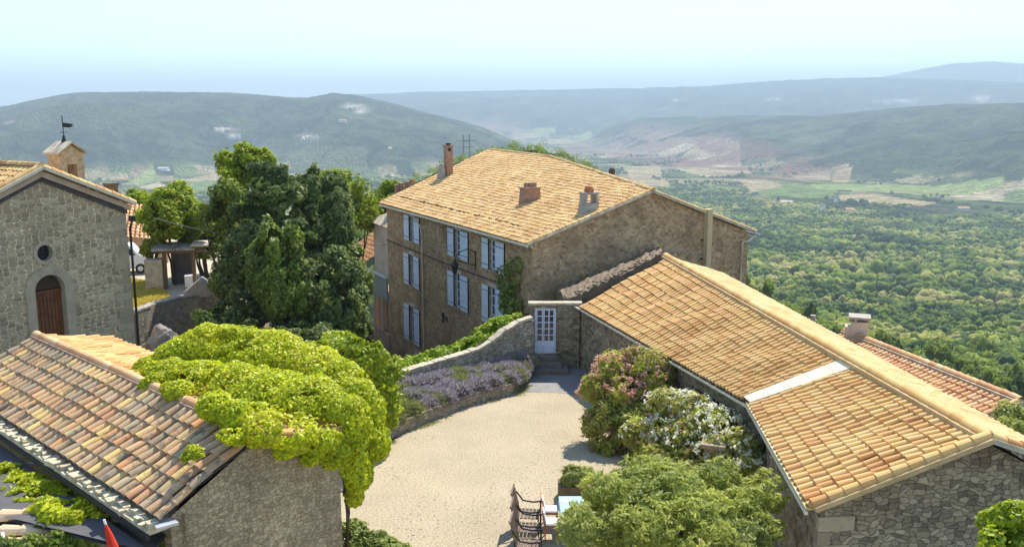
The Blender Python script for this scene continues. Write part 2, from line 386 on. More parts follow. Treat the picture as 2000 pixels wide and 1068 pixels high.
def ground(x, y):
    x = np.asarray(x, dtype=float); y = np.asarray(y, dtype=float)
    r = np.hypot(x, y); az = np.arctan2(x, y); px = px_of(az); front = (np.abs(az) < 1.3)
    rr = r+3*np.clip(x-11, 0, 12)
    z = np.interp(rr, [0, 40, 60, 100, 200, 500, 1000, 1800, 2600], [-.06, -.06, -6, -19, -45, -100, -150, -195, -200])
    # gentler hill spur on the left / middle behind the houses
    lf = ss(-4, -14, x*60/np.maximum(r, 60))*ss(45, 60, y)
    zl = np.interp(r, [0, 40, 70, 140, 300, 700, 1500, 2600], [-.06, -.06, -4, -14, -50, -120, -185, -200])
    z = z*(1-lf)+zl*lf
    z = np.where(r > 80, z+(fbm(x/160., y/160., 4, 2)-.5)*np.interp(r, [80, 300, 1000, 1700, 2500, 4000], [0, 10, 20, 5, 3, 5]), z)
    # knoll behind the main house
    kx, ky = 3.0, 300.0
    kw = np.exp(-(((x-kx)/np.where(x > kx, 72, 80))**2+((y-ky)/60)**2)); z = z*(1-kw)+kw*(-.6+(fbm(x/9., y/9., 3, 5)-.5)*3)
    L = layer(px, r, [(-900, 250), (-400, 236), (0, 212), (60, 200), (150, 185), (300, 182), (450, 184), (550, 190), (600, 192), (650, 183), (700, 187), (760, 202), (860, 226), (950, 250), (1040, 292), (1100, 420)],
              [(0, 5200), (700, 5000), (1040, 4200)], [(-400, 2500), (0, 2700), (300, 3150), (500, 3300), (750, 2900), (880, 3100), (1000, 3700)], .35, x, y, 11)
    L = np.where(px > 1080, VAL, L)
    L2 = layer(px, r, [(-400, 215), (500, 200), (690, 187), (800, 183), (1000, 178), (1200, 176), (1400, 171), (1500, 164), (1600, 159), (1700, 158), (1760, 162), (2000, 170), (2600, 180)],
               [(0, 11500), (2600, 11500)], [(0, 6500), (1000, 6800), (2600, 7000)], .35, x, y, 23)
    Rm = layer(px, r, [(1050, 420), (1150, 270), (1190, 245), (1250, 230), (1400, 225), (1600, 226), (1750, 212), (1850, 206), (2000, 204), (2600, 200)],
               [(1150, 7000), (1500, 5600), (2000, 4800), (2600, 4600)], [(1150, 5600), (1300, 4300), (1500, 3250), (1700, 2850), (2000, 2500), (2600, 2300)], .3, x, y, 31)
    Rm = np.where(px < 1100, VAL, Rm)
    Mt = layer(px, r, [(1300, 240), (1500, 205), (1600, 186), (1700, 161), (1800, 144), (1850, 137), (1930, 135), (2000, 141), (2300, 150), (2700, 170)],
               [(1300, 16000), (2700, 16000)], [(1300, 11600), (2700, 11600)], .3, x, y, 41)
    Mt = np.where(px < 1400, VAL, Mt)
    far = ss(1900, 2400, r)*front
    hz = np.maximum(np.maximum(L, L2), np.maximum(Rm, Mt))
    z = np.where(far > 0, np.maximum(z, z+(hz-z)*far), z)
    # stay low under the buildings near the camera
    return z

def pip(x, y, poly):
    ins = np.zeros(x.shape, bool); n = len(poly)
    for i in range(n):
        x1, y1 = poly[i]; x2, y2 = poly[(i+1) % n]
        c = ((y1 > y) != (y2 > y)) & (x < (x2-x1)*(y-y1)/((y2-y1) or 1e-9)+x1); ins ^= c
    return ins
# fields of the valley floor, each a polygon on the plain
FLD = []
def field(pts, col, z=-198): FLD.append(([tuple(atz(a, b, z))[:2] for a, b in pts], col))
STRAW = (.46, .37, .20); PALE = (.52, .44, .27); GRN = (.20, .27, .08); LGRN = (.30, .36, .12); REDS = (.30, .12, .09); OLV = (.13, .16, .07)
field([(1320, 330), (1390, 298), (1440, 305), (1450, 330), (1380, 345)], PALE)
field([(1310, 322), (1350, 310), (1385, 318), (1340, 330)], LGRN)
field([(1350, 332), (1440, 322), (1470, 337), (1400, 345)], STRAW)
field([(1215, 325), (1290, 322), (1292, 345), (1235, 350)], STRAW)
field([(1450, 352), (1510, 350), (1640, 368), (1620, 388), (1490, 382)], GRN)
field([(1540, 340), (1625, 342), (1622, 350), (1560, 350)], PALE)
field([(1625, 340), (1665, 342), (1655, 356), (1625, 354)], STRAW)
field([(1640, 380), (1700, 378), (1830, 396), (1800, 402), (1640, 392)], STRAW)
field([(1580, 358), (1780, 360), (1960, 372), (1960, 380), (1780, 378), (1600, 368)], LGRN)
field([(1850, 380), (2000, 378), (2010, 396), (1890, 388)], PALE)
field([(1440, 348), (1500, 350), (1530, 362), (1470, 374)], STRAW)
field([(1960, 384), (2060, 384), (2060, 398), (1960, 394)], GRN)
field([(1200, 352), (1300, 350), (1310, 362), (1220, 366)], STRAW)
field([(1830, 440), (1900, 434), (1925, 448), (1850, 458)], (.33, .29, .16), -178)
field([(1560, 432), (1600, 428), (1622, 436), (1580, 442)], (.33, .29, .16), -185)
field([(1700, 470), (1735, 466), (1750, 474), (1712, 480)], (.36, .32, .18), -165)
for k in range(16):
    cx = 1030+k*23+random.uniform(-12, 12); cy = random.uniform(262, 330); ww = random.uniform(18, 42); hh = random.uniform(2, 5)
    field([(cx-ww, cy), (cx+ww*.6, cy-hh), (cx+ww, cy+hh*.4), (cx-ww*.5, cy+hh)], random.choice([GRN, LGRN, PALE, OLV, STRAW]))
for k in range(10):
    cx = 890+k*22+random.uniform(-12, 12); cy = random.uniform(250, 300); ww = random.uniform(14, 34); hh = random.uniform(1.5, 4)
    field([(cx-ww, cy), (cx+ww*.6, cy-hh), (cx+ww, cy+hh*.4), (cx-ww*.5, cy+hh)], random.choice([GRN, LGRN, PALE, OLV]))
field([(250, 352), (300, 340), (320, 350), (270, 362)], LGRN)
field([(270, 364), (310, 354), (325, 362), (290, 370)], PALE)
field([(300, 372), (420, 345), (470, 350), (430, 372), (330, 382)], GRN)
field([(330, 356), (420, 338), (520, 336), (500, 345), (400, 352)], STRAW)
field([(600, 342), (660, 322), (720, 330), (715, 342), (640, 350)], OLV)
field([(560, 328), (640, 318), (660, 324), (600, 336)], OLV)
field([(740, 322), (800, 316), (810, 322), (760, 330)], PALE)

def make_terrain():
    d = np.arange(-35.5, 35.51, .075); c1 = np.arange(-180, -35.6, 3.); c2 = np.arange(36.5, 180, 3.)
    A = np.radians(np.concatenate([c1, d, c2])); n = len(A)
    r = [4.0]
    while r[-1] < 26000: r.append(r[-1]*1.0105+.0)
    Rr = np.array(r); m = len(Rr)
    a, rr = np.meshgrid(A, Rr); x = rr*np.sin(a); y = rr*np.cos(a)
    z = ground(x, y)
    inside = (rr < 75) & (np.abs(a) < 1.4)
    vs = np.stack([x.ravel(), y.ravel(), z.ravel()], 1)
    i = np.arange(m-1)[:, None]; j = np.arange(n)[None, :]; j2 = (j+1) % n
    f = np.stack([(i*n+j), (i*n+j2), ((i+1)*n+j2), ((i+1)*n+j)], -1).reshape(-1, 4)
    vs = np.vstack([vs, [[0, 0, float(ground(0, 0))]]])
    # colour
    xf, yf = vs[:, 0], vs[:, 1]; rf = np.hypot(xf, yf)
    n1 = fbm(xf/140., yf/140., 5, 60); n2 = fbm(xf/700., yf/700., 4, 61); n3 = fbm(xf/28., yf/28., 3, 62)
    col = np.zeros((len(vs), 4)); col[:, 3] = 1
    dark = np.array([.022, .040, .022]); mid = np.array([.085, .115, .045]); dry = np.array([.20, .20, .12])
    t1 = ss(.35, .65, n1*.6+n3*.4)[:, None]; base = dark*(1-t1)+mid*t1
    t2 = (ss(.58, .75, n1*.5+n2*.5)*.5)[:, None]; base = base*(1-t2)+dry*t2
    # valley floor: dry scrub and small plots
    valley = (ss(-150, -185, vs[:, 2])*ss(2000, 2600, rf))[:, None]
    plot = fbm(np.floor(xf/70.+yf/210.)*3.1, np.floor(yf/120.)*7.7, 1, 71)
    pc = np.where(plot[:, None] > .62, [STRAW], np.where(plot[:, None] > .48, [GRN], np.where(plot[:, None] > .36, [OLV], [(.05, .075, .03)])))
    base = base*(1-valley*.75)+pc*valley*.75
    for poly, cc in FLD:
        xs = [p[0] for p in poly]; ys = [p[1] for p in poly]
        sel = np.where((xf > min(xs)) & (xf < max(xs)) & (yf > min(ys)) & (yf < max(ys)) & (vs[:, 2] < -120))[0]
        if len(sel):
            k = pip(xf[sel], yf[sel], poly); base[sel[k]] = np.array(cc)*(.85+.3*n3[sel[k]][:, None])
    # red earth and bare limestone
    def patch(px, py, z, rad, cc, thr=.5, ky=2.5):
        p = atz(px, py, z); dd = np.hypot((xf-p.x)/rad, (yf-p.y)/(rad*ky)); k = np.clip(1.3-dd, 0, 1)*ss(thr-.05, thr+.08, n1+.15*n3); k = k[:, None]
        nonlocal base; base = base*(1-k)+np.array(cc)*k
    patch(1340, 300, -180, 300, (.26, .12, .09), .46); patch(1300, 310, -190, 170, (.27, .10, .11), .40)
    patch(1480, 305, -150, 220, (.26, .13, .10), .5); patch(940, 268, -180, 380, (.36, .22, .17), .46); patch(1240, 292, -190, 380, (.36, .25, .18), .45)
    def spot(px, py, R, w_, h_, cc):
        az = math.atan((px-1000)/1760); aa = np.arctan2(xf, yf); py2 = 219-(vs[:, 2]-CZ)/np.maximum(rf, 1)*1760
        k = (np.clip(1.4-np.hypot((px_of(aa)-px)/w_, (py2-py)/h_), 0, 1)*(np.abs(rf-R[0]) < R[1])*ss(.35, .5, n3+.2*n1))[:, None]
        nonlocal base; base = base*(1-k)+np.array(cc)*k
    for (px, py, R, w_, h_) in [(425, 250, (4300, 900), 38, 4), (455, 262, (4200, 900), 18, 3), (600, 265, (4000, 900), 22, 3), (690, 208, (4800, 700), 24, 5),
                                (705, 216, (4600, 800), 14, 6), (1510, 196, (11000, 4000), 16, 2.5), (1600, 198, (11000, 4000), 14, 2.5), (1915, 196, (11500, 4500), 22, 4),
                                (1320, 196, (10500, 3500), 7, 2), (1750, 200, (11000, 4000), 40, 3), (20, 238, (4800, 900), 16, 4), (1440, 270, (5200, 800), 20, 2)]:
        spot(px, py, R, w_, h_, (.55, .50, .42))
    near = ss(120, 60, rf)[:, None]; base = base*(1-near)+np.array([.17, .15, .06])*near
    col[:, :3] = base
    o = None
    t = NT('terrain_ground'); at = t.N('Attribute', attribute_name='Col'); tc = t.N('TexCoord').outputs['Object']
    nn = t.noise(tc, .022, 8, .75); cc = t.mix(.55, at.outputs['Color'], t.ramp(nn.outputs['Fac'], [(.36, (.12, .12, .12)), (.64, (.86, .86, .86))]).outputs[0], 'OVERLAY')
    vo = t.N('TexVoronoi'); vo.inputs['Scale'].default_value = .085; t.L(tc, vo.inputs['Vector'])
    cc = t.mix(.45, cc, t.ramp(vo.outputs['Distance'], [(.1, (.64, .64, .64)), (.8, (.25, .25, .25))]).outputs[0], 'OVERLAY'); t.col(cc)
    h = t.math('MULTIPLY_ADD', vo.outputs['Distance'], -1.0, nn.outputs['Fac']); t.bump(h, 1.0, 16); t.b.inputs['Roughness'].default_value = 1; t.b.inputs['Specular IOR Level'].default_value = 0
    o = fastmesh('terrain', vs, f, t.m, smooth=True, col=col)
    tag(o, kind='structure')
make_terrain()

# ------------------------------------------------------------------ foliage
def rand_unit(n):
    v = rng.normal(size=(n, 3)); return v/np.linalg.norm(v, axis=1)[:, None]
def leaf_arrays(P, Nn, size, asp=1.7, jit=.8, droop=0.0):
    n = len(P); q = Nn+rand_unit(n)*jit; q[:, 2] += .25; q /= np.linalg.norm(q, axis=1)[:, None]
    a = np.cross(q, rand_unit(n)); a /= np.linalg.norm(a, axis=1)[:, None]; a[:, 2] -= droop; a /= np.linalg.norm(a, axis=1)[:, None]
    b = np.cross(q, a); b /= np.linalg.norm(b, axis=1)[:, None]
    s = (size*rng.uniform(.6, 1.35, n))[:, None]
    v = np.stack([P-a*s*asp*.5, P+b*s*.5-a*s*.05+q*s*.08, P+a*s*asp*.5, P-b*s*.5-a*s*.05+q*s*.08], 1).reshape(-1, 3)
    f = np.arange(4*n).reshape(n, 4); return v, f
def blobs_points(blobs, n, thick=.35, rough=.25, up_bias=.0, seed=0):
    """points near the surface of ellipsoids (centre, radii); drops those deep inside another one"""
    B = [(np.array(c, float), np.array(r if hasattr(r, '__len__') else (r, r, r), float)) for c, r in blobs]
    A = np.array([(r[0]*r[1]+r[1]*r[2]+r[0]*r[2]) for c, r in B]); A /= A.sum(); P = []; Nn = []; K = []
    for k, (c, r) in enumerate(B):
        m = int(n*A[k]*1.25); d = rand_unit(m)
        if up_bias: d = d[(d[:, 2] > -up_bias) | (rng.random(m) < .25)]; m = len(d)
        t_ = 1-thick*rng.random(m)**1.6
        w_ = 1+rough*(fbm(d[:, 0]*2.3+k*5+seed, d[:, 1]*2.3+d[:, 2]*2.9, 3, 80+k % 9)-.5)*2
        p = c+d*r*(t_*w_)[:, None]; P.append(p); nn = d/r; nn /= np.linalg.norm(nn, axis=1)[:, None]; Nn.append(nn); K.append(np.full(m, k))
    P = np.vstack(P); Nn = np.vstack(Nn); K = np.concatenate(K); keep = np.ones(len(P), bool)
    for k, (c, r) in enumerate(B):
        q = np.linalg.norm((P-c)/r, axis=1); keep &= ~((q < .72) & (K != k))
    return P[keep], Nn[keep], K[keep]
def sub_blobs(c, r, n, sr=(.3, .5), seed=0, low=-.35, core=True):
    """clumps over an ellipsoid crown"""
    rs = np.random.default_rng(seed+101); c = np.array(c, float); r = np.array(r if hasattr(r, '__len__') else (r, r, r), float); out = []
    if core: out.append((c, r*.62))
    while len(out) < n:
        d = rs.normal(size=3); d /= np.linalg.norm(d)
        if d[2] < low: continue
        k = rs.uniform(*sr); out.append((c+d*r*(1-k*.75)*rs.uniform(.82, 1.06), r*k*rs.uniform(.8, 1.2, 3)))
    return out
def foliage(name, blobs, n, size, mat, parent=None, asp=1.7, jit=.8, thick=.35, rough=.25, droop=0., seed=0, clump=.5, up_bias=.0, hole=.30, hf=None, puff=6.0):
    P, Nn, K = blobs_points(blobs, int(n*1.45), thick, rough, up_bias, seed)
    fq = hf if hf else .11/size
    n3 = .5*vnoise(P[:, 0]*fq+P[:, 2]*fq*.8+seed, P[:, 1]*fq-P[:, 2]*fq*.6+40, 3)+.5*vnoise(P[:, 0]*fq*2.1-P[:, 2]*fq*1.7+seed, P[:, 1]*fq*2.2+P[:, 2]*fq*1.9, 5)
    keep = n3+rng.normal(0, .06, len(P)) > np.quantile(n3, hole); P = P[keep]; Nn = Nn[keep]; K = K[keep]; n3 = n3[keep]
    P = P+Nn*((n3-.55)*size*puff)[:, None]
    v, f = leaf_arrays(P, Nn, size, asp, jit, droop)
    kr = np.random.default_rng(seed+5).random(len(blobs))
    rnd = np.clip(kr[K]*clump+rng.random(len(P))*(1-clump), 0, 1)
    return fastmesh(name, v, f, mat, rnd=rnd, parent=parent)
def limbs(name, base, tops, r0, mat, parent, bend=.15):
    mb = MB(); base = V(base)
    for k, tp in enumerate(tops):
        tp = V(tp); pts = []; n = 5
        for i in range(n+1):
            s = i/n; p = base.lerp(tp, s)
            p.z = base.z+(tp.z-base.z)*(s**.8); p += V((random.uniform(-1, 1), random.uniform(-1, 1), 0))*bend*(0 if i in (0, n) else 1)*(tp-base).length*.12
            pts.append(p)
        mb.tube(pts, [r0*(1-.85*i/n)*(1 if k == 0 else .7) for i in range(n+1)], 7)
    return mb.build(name, mat, parent, smooth=True)

LF = {}
LF['vine'] = leaf_mat('vine_leaf', [(.46, .54, .008), (.64, .65, .010), (.26, .36, .012), (.70, .70, .02), (.52, .60, .01), (.44, .33, .06)], .4, .5)
LF['shrubg'] = leaf_mat('bright_shrub_leaf', [(.26, .36, .012), (.44, .50, .015), (.17, .26, .012), (.52, .55, .03)], .4, .5)
LF['light'] = leaf_mat('light_tree_leaf', [(.24, .33, .015), (.40, .47, .02), (.16, .24, .015), (.48, .50, .04)], .4, .6)
LF['dark'] = leaf_mat('conifer_leaf', [(.10, .16, .04), (.17, .24, .05), (.06, .11, .035), (.32, .36, .10), (.12, .17, .06)], .4, .7)
LF['mid'] = leaf_mat('laurel_leaf', [(.16, .23, .03), (.27, .33, .04), (.10, .16, .03), (.36, .38, .08)], .35, .5)
LF['olive'] = leaf_mat('olive_leaf', [(.36, .41, .07), (.54, .56, .13), (.24, .30, .06), (.64, .62, .24)], .5, .55)
LF['oleander'] = leaf_mat('oleander_leaf', [(.30, .42, .03), (.48, .56, .05), (.32, .25, .07), (.56, .58, .12), (.20, .31, .04)], .5, .5)
LF['pink'] = leaf_mat('pink_petal', [(.78, .36, .30), (.85, .52, .42), (.66, .30, .25)], .55, .7)
LF['whitef'] = leaf_mat('white_petal', [(.92, .90, .66), (.95, .94, .80)], .6, .7)
LF['lav'] = leaf_mat('lavender_spike', [(.33, .27, .38), (.41, .36, .44), (.38, .35, .30), (.46, .42, .43)], .3, .8)
LF['lavg'] = leaf_mat('lavender_leaf', [(.28, .30, .12), (.40, .42, .14), (.24, .25, .13)], .25, .8)
LF['grass'] = leaf_mat('grass_blade', [(.22, .34, .02), (.36, .46, .03), (.15, .24, .02)], .35, .7)
LF['dry'] = leaf_mat('dry_grass', [(.60, .48, .08), (.70, .58, .13), (.50, .42, .08)], .25, .9)
LF['forest'] = leaf_mat('forest_leaf', [(.14, .21, .02), (.24, .32, .025), (.31, .37, .04), (.14, .21, .04), (.36, .39, .06), (.09, .15, .03)], .5, .8, big=.05)
LF['forestd'] = leaf_mat('forest_dark_leaf', [(.08, .14, .025), (.13, .20, .03), (.10, .17, .04)], .4, .8, big=.1)
# the far wood: opaque crowns
t = NT('far_wood_leaf'); a_ = t.N('Attribute', attribute_name='rnd'); tc = t.N('TexCoord').outputs['Object']
c_ = t.ramp(a_.outputs['Fac'], [(0, (.045, .075, .03)), (.25, (.10, .15, .03)), (.5, (.17, .22, .04)), (.65, (.07, .11, .045)), (.85, (.26, .30, .055)), (1, (.32, .29, .10))]).outputs[0]
n_ = t.noise(tc, .7, 4, .7); c_ = t.mix(.7, c_, t.ramp(n_.outputs['Fac'], [(.35, (.2, .2, .2)), (.65, (.8, .8, .8))]).outputs[0], 'OVERLAY'); t.col(c_)
t.bump(n_.outputs['Fac'], 1.0, 1.2); t.b.inputs['Roughness'].default_value = 1; t.b.inputs['Specular IOR Level'].default_value = .05; M['farwood'] = t.m

# ------------------------------------------------------------------ wood on the slopes
def ico():
    import bmesh
    bm = bmesh.new(); bmesh.ops.create_icosphere(bm, subdivisions=2, radius=1); v = np.array([q.co[:] for q in bm.verts]); f = np.array([[q.index for q in p.verts] for p in bm.faces]); bm.free()
    bm = bmesh.new(); bmesh.ops.create_icosphere(bm, subdivisions=1, radius=1); v1 = np.array([q.co[:] for q in bm.verts]); f1 = np.array([[q.index for q in p.verts] for p in bm.faces]); bm.free()
    return v, f, v1, f1
ICO = ico()
FX = [(poly, [min(p[0] for p in poly), max(p[0] for p in poly), min(p[1] for p in poly), max(p[1] for p in poly)]) for poly, c in FLD]
def wood_positions(r0, r1, a0, a1, sp, seed, wl=True):
    rs = np.random.default_rng(seed); area = .5*(R_(a1)-R_(a0))*(r1*r1-r0*r0); n = int(area/(sp*sp)*1.25)
    r = np.sqrt(rs.uniform(r0*r0, r1*r1, n)); a = np.radians(rs.uniform(a0, a1, n)); x = r*np.sin(a); y = r*np.cos(a)
    # thin to a minimum spacing
    key = np.stack([np.floor(x/sp), np.floor(y/sp)], 1); _, idx = np.unique(key, axis=0, return_index=True); x = x[idx]; y = y[idx]
    keep = np.ones(len(x), bool)
    for poly, bb in FX:
        s = (x > bb[0]) & (x < bb[1]) & (y > bb[2]) & (y < bb[3])
        if s.any(): k = np.where(s)[0]; keep[k[pip(x[k], y[k], poly)]] = False
    z_ = ground(x, y); rr_ = np.hypot(x, y); py = 219-(z_-CZ)/rr_*1760; px = px_of(np.arctan2(x, y))
    lim = np.interp(px, [-200, 240, 260, 470, 500, 700, 900, 1200, 1285, 1300, 1400, 1450, 1480, 1640, 1700, 1830, 2000, 2300], [335, 340, 372, 372, 350, 350, 345, 352, 338, 322, 335, 352, 386, 393, 400, 406, 402, 402])
    if wl: keep &= (py > lim) | (rr_ < 700)
    return x[keep], y[keep]
def wood_mesh(name, x, y, size, hi, rad=None):
    n = len(x); V0, F0 = (ICO[0], ICO[1]) if hi else (ICO[2], ICO[3]); z = ground(x, y)
    s = size*rng.uniform(.45, 1.45, n)*(.55+.9*fbm(x/70., y/70., 2, 99)); sz = s*rng.uniform(.75, 1.25, n)
    ang = rng.uniform(0, 6.28, n); ca, sa = np.cos(ang), np.sin(ang)
    k = len(V0); dis = 1+.62*(rng.random((n, k))-.5)
    P = V0[None]*dis[:, :, None]*np.stack([s, s, sz], 1)[:, None, :]
    X = P[:, :, 0]*ca[:, None]-P[:, :, 1]*sa[:, None]+x[:, None]; Y = P[:, :, 0]*sa[:, None]+P[:, :, 1]*ca[:, None]+y[:, None]
    Z = P[:, :, 2]+(z+sz*.55)[:, None]
    vs = np.stack([X, Y, Z], -1).reshape(-1, 3); fs = (F0[None]+(np.arange(n)*k)[:, None, None]).reshape(-1, 3)
    big = fbm(x/60., y/60., 3, 90); rnd = np.clip(.6*rng.random(n)+(big-.5)*2.4+.2, 0, 1)
    o = fastmesh(name, vs, fs, M['farwood'], rnd=np.repeat(rnd, len(F0)), smooth=False)
    return o
def clumpy_mesh(name, x, y, size, per):
    """mid-distance crowns made of leaf clumps"""
    n = len(x); z = ground(x, y); s = size*rng.uniform(.7, 1.25, n); big = fbm(x/60., y/60., 3, 90)
    tr = np.clip(.65*rng.random(n)+(big-.5)*1.3+.15, 0, 1)
    d = rand_unit(n*per).reshape(n, per, 3); d[:, :, 2] = np.abs(d[:, :, 2])*1.2-.35
    ph = rng.uniform(0, 100, n)
    lump = 1+.35*(fbm((d[:, :, 0]*1.9+ph[:, None]).ravel(), (d[:, :, 1]*1.9+d[:, :, 2]).ravel(), 2, 95).reshape(n, per)-.5)*2
    rad = (1-.35*rng.random((n, per))**2)*lump
    P = d*rad[:, :, None]*s[:, None, None]; P[:, :, 2] *= rng.uniform(.8, 1.3, n)[:, None]
    P += np.stack([x, y, z+s*.7], 1)[:, None, :]
    v, f = leaf_arrays(P.reshape(-1, 3), d.reshape(-1, 3), size*.22, 1.3, .7)
    rnd = np.clip(np.repeat(tr, per)*.75+rng.random(n*per)*.25, 0, 1)
    return fastmesh(name, v, f, LF['forest'], rnd=rnd)
def core_mesh(name, x, y, size):
    import bmesh
    bm = bmesh.new(); bmesh.ops.create_icosphere(bm, subdivisions=3, radius=1); V0 = np.array([q.co[:] for q in bm.verts]); F0 = np.array([[q.index for q in p.verts] for p in bm.faces]); bm.free()
    n = len(x); z = ground(x, y); s = size*rng.uniform(.45, 1.45, n); k = len(V0); ph = rng.uniform(0, 90, n)
    s = s*(.55+.9*fbm(x/45., y/45., 2, 98)); lump = fbm((V0[None, :, 0]*1.6+ph[:, None]).ravel(), (V0[None, :, 1]*1.6+V0[None, :, 2]*1.9+ph[:, None]*.3).ravel(), 3, 97).reshape(n, k)
    dis = 1+1.1*(lump-.5)+.26*(rng.random((n, k))-.5)
    P = V0[None]*dis[:, :, None]*np.stack([s, s, s*rng.uniform(.8, 1.35, n)], 1)[:, None, :]
    P += np.stack([x, y, z+s*.6], 1)[:, None, :]
    vs = P.reshape(-1, 3); fs = (F0[None]+(np.arange(n)*k)[:, None, None]).reshape(-1, 3); big = fbm(x/60., y/60., 3, 90); rnd = np.clip(.65*rng.random(n)+(big-.5)*2.4+.18, 0, 1)
    return fastmesh(name, vs, fs, M['farwood'], rnd=np.repeat(rnd, len(F0)), smooth=False)
# individual trees nearest to the houses (right slope), then the rest as stuff
def forest_tree(kind, label, mat, blobs, n, size):
    t_ = empty('forest_tree', (0, 0, 0), label, 'tree', 'forest trees on the slope below the village')
    foliage('crown', blobs, n, size, mat, t_, asp=1.3, thick=.4, rough=.35, seed=kind)
    limbs('trunk', (0, 0, -.8), [(0, 0, 5), (1.2, .4, 4.6), (-1.1, -.5, 4.4), (.2, 1.2, 4.5)], .26, M['bark'], t_)
    return t_
protos = [
    forest_tree(1, 'broad round green forest tree on the slope below the long roof', LF['forest'], sub_blobs((0, 0, 4.6), (3.5, 3.4, 3.2), 13, (.34, .5), 1), 2300, .5),
    forest_tree(2, 'dense upright green forest tree on the slope below the long roof', LF['forest'], sub_blobs((0, 0, 5.3), (2.5, 2.6, 4.4), 13, (.32, .48), 2), 2300, .48),
    forest_tree(3, 'dark slender forest tree on the slope below the long roof', LF['forestd'], sub_blobs((0, 0, 5.6), (1.7, 1.7, 5.0), 11, (.36, .5), 3), 1900, .42),
    forest_tree(4, 'low spreading forest tree on the slope below the long roof', LF['forest'], sub_blobs((0, 0, 3.6), (4.0, 3.8, 2.5), 14, (.3, .46), 4), 2300, .5)]
def copy_tree(o, parent=None):
    c = o.copy(); C.objects.link(c)
    if parent: c.parent = parent
    for ch in [q for q in o.children]: copy_tree(ch, c)
    return c
def place(o, x, y, z, rz=0, s=1.0):
    o.location = (x, y, z); o.rotation_euler = (0, 0, rz); o.scale = (s, s, s)
fx, fy = wood_positions(80, 300, 9.5, 34, 6.2, 5)
dist = np.hypot(fx, fy); od = np.argsort(dist); fx = fx[od]; fy = fy[od]
keep = (fx > 15)
fx = fx[keep]; fy = fy[keep]
NI = min(290, len(fx)); rcut = float(np.hypot(fx[NI-1], fy[NI-1])); used = set()
jobs = []
for i in range(NI):
    x, y = float(fx[i]), float(fy[i]); d_ = math.hypot(x, y)
    k = random.choices([0, 1, 2, 3], [3, 4, 3 if d_ < 130 else 1.2, 3])[0]; jobs.append((k, x, y))
for k, x, y in jobs:
    if k in used: o = copy_tree(protos[k])
    else: o = protos[k]; used.add(k)
    place(o, x, y, float(ground(x, y))-.3, random.uniform(0, 6.28), random.uniform(.75, 1.2))
x1, y1 = wood_positions(rcut-4, 720, 5, 35, 4.9, 6); k_ = ground(x1, y1) < np.interp(np.hypot(x1, y1), [200, 500, 800], [-38, -70, -90]); x1 = x1[k_]; y1 = y1[k_]; o = core_mesh('mid_slope_wood', x1, y1, 3.1); n4 = np.hypot(x1, y1) < 470; leafy = clumpy_mesh('leafy_crowns', x1[n4], y1[n4], 3.4, 130); leafy.parent = o; tag(o, 'dense green wood covering the middle of the valley slope', 'woodland', kind='stuff')
xa, ya = wood_positions(720, 2500, -2, 35, 7.0, 7); o = wood_mesh('far_slope_wood', xa, ya, 4.4, True); tag(o, 'far wood spreading over the valley floor on the right', 'woodland', kind='stuff')
xb, yb = wood_positions(500, 3000, -34, -2, 13, 8); m_ = (fbm(xb/220., yb/220., 3, 77) > .40) & (ground(xb, yb) < -70); o = wood_mesh('left_valley_wood', xb[m_], yb[m_], 6.0, False); tag(o, 'patchy far wood in the valley on the left', 'woodland', kind='stuff')
xc, yc = wood_positions(1900, 4600, -8, 35, 15, 9, False); m_ = (np.abs(fbm(xc/300., yc/150., 2, 79)-.5) < .035) & (ground(xc, yc) < -185); o = wood_mesh('valley_edge_wood', xc[m_], yc[m_], 5.0, False); tag(o, 'hedges and tree belts between the distant fields', 'woodland', kind='stuff')
# knoll scrub
n_ = 900; kx = rng.normal(3, 50, n_); ky = rng.normal(290, 45, n_)
o = clumpy_mesh('knoll_scrub', kx, ky, 1.8, 60); tag(o, 'dense scrub covering the green knoll behind the main house roof', 'scrub', kind='stuff')

# ================================================================== BUILDINGS
def wallgrid(mb, O, U, Nv, u0, u1, z0, z1, holes, depth=.28):
    """vertical wall face with openings; O origin (z ignored), Nv outward normal"""
    O = V((O[0], O[1], 0)); us = sorted({u0, u1, *[h[0] for h in holes], *[h[1] for h in holes]}); zs = sorted({z0, z1, *[h[2] for h in holes], *[h[3] for h in holes]})
    P = lambda u, z, d=0: O+U*u+UP*z-Nv*d
    for i in range(len(us)-1):
        for j in range(len(zs)-1):
            a, b, c, d = us[i], us[i+1], zs[j], zs[j+1]
            if any(h[0] <= a+1e-6 and h[1] >= b-1e-6 and h[2] <= c+1e-6 and h[3] >= d-1e-6 for h in holes): continue
            mb.quad(P(a, c), P(b, c), P(b, d), P(a, d))
    for a, b, c, d in holes:
        mb.quad(P(a, c), P(a, c, depth), P(a, d, depth), P(a, d)); mb.quad(P(b, c), P(b, d), P(b, d, depth), P(b, c, depth))
        mb.quad(P(a, c), P(b, c), P(b, c, depth), P(a, c, depth)); mb.quad(P(a, d), P(a, d, depth), P(b, d, depth), P(b, d))
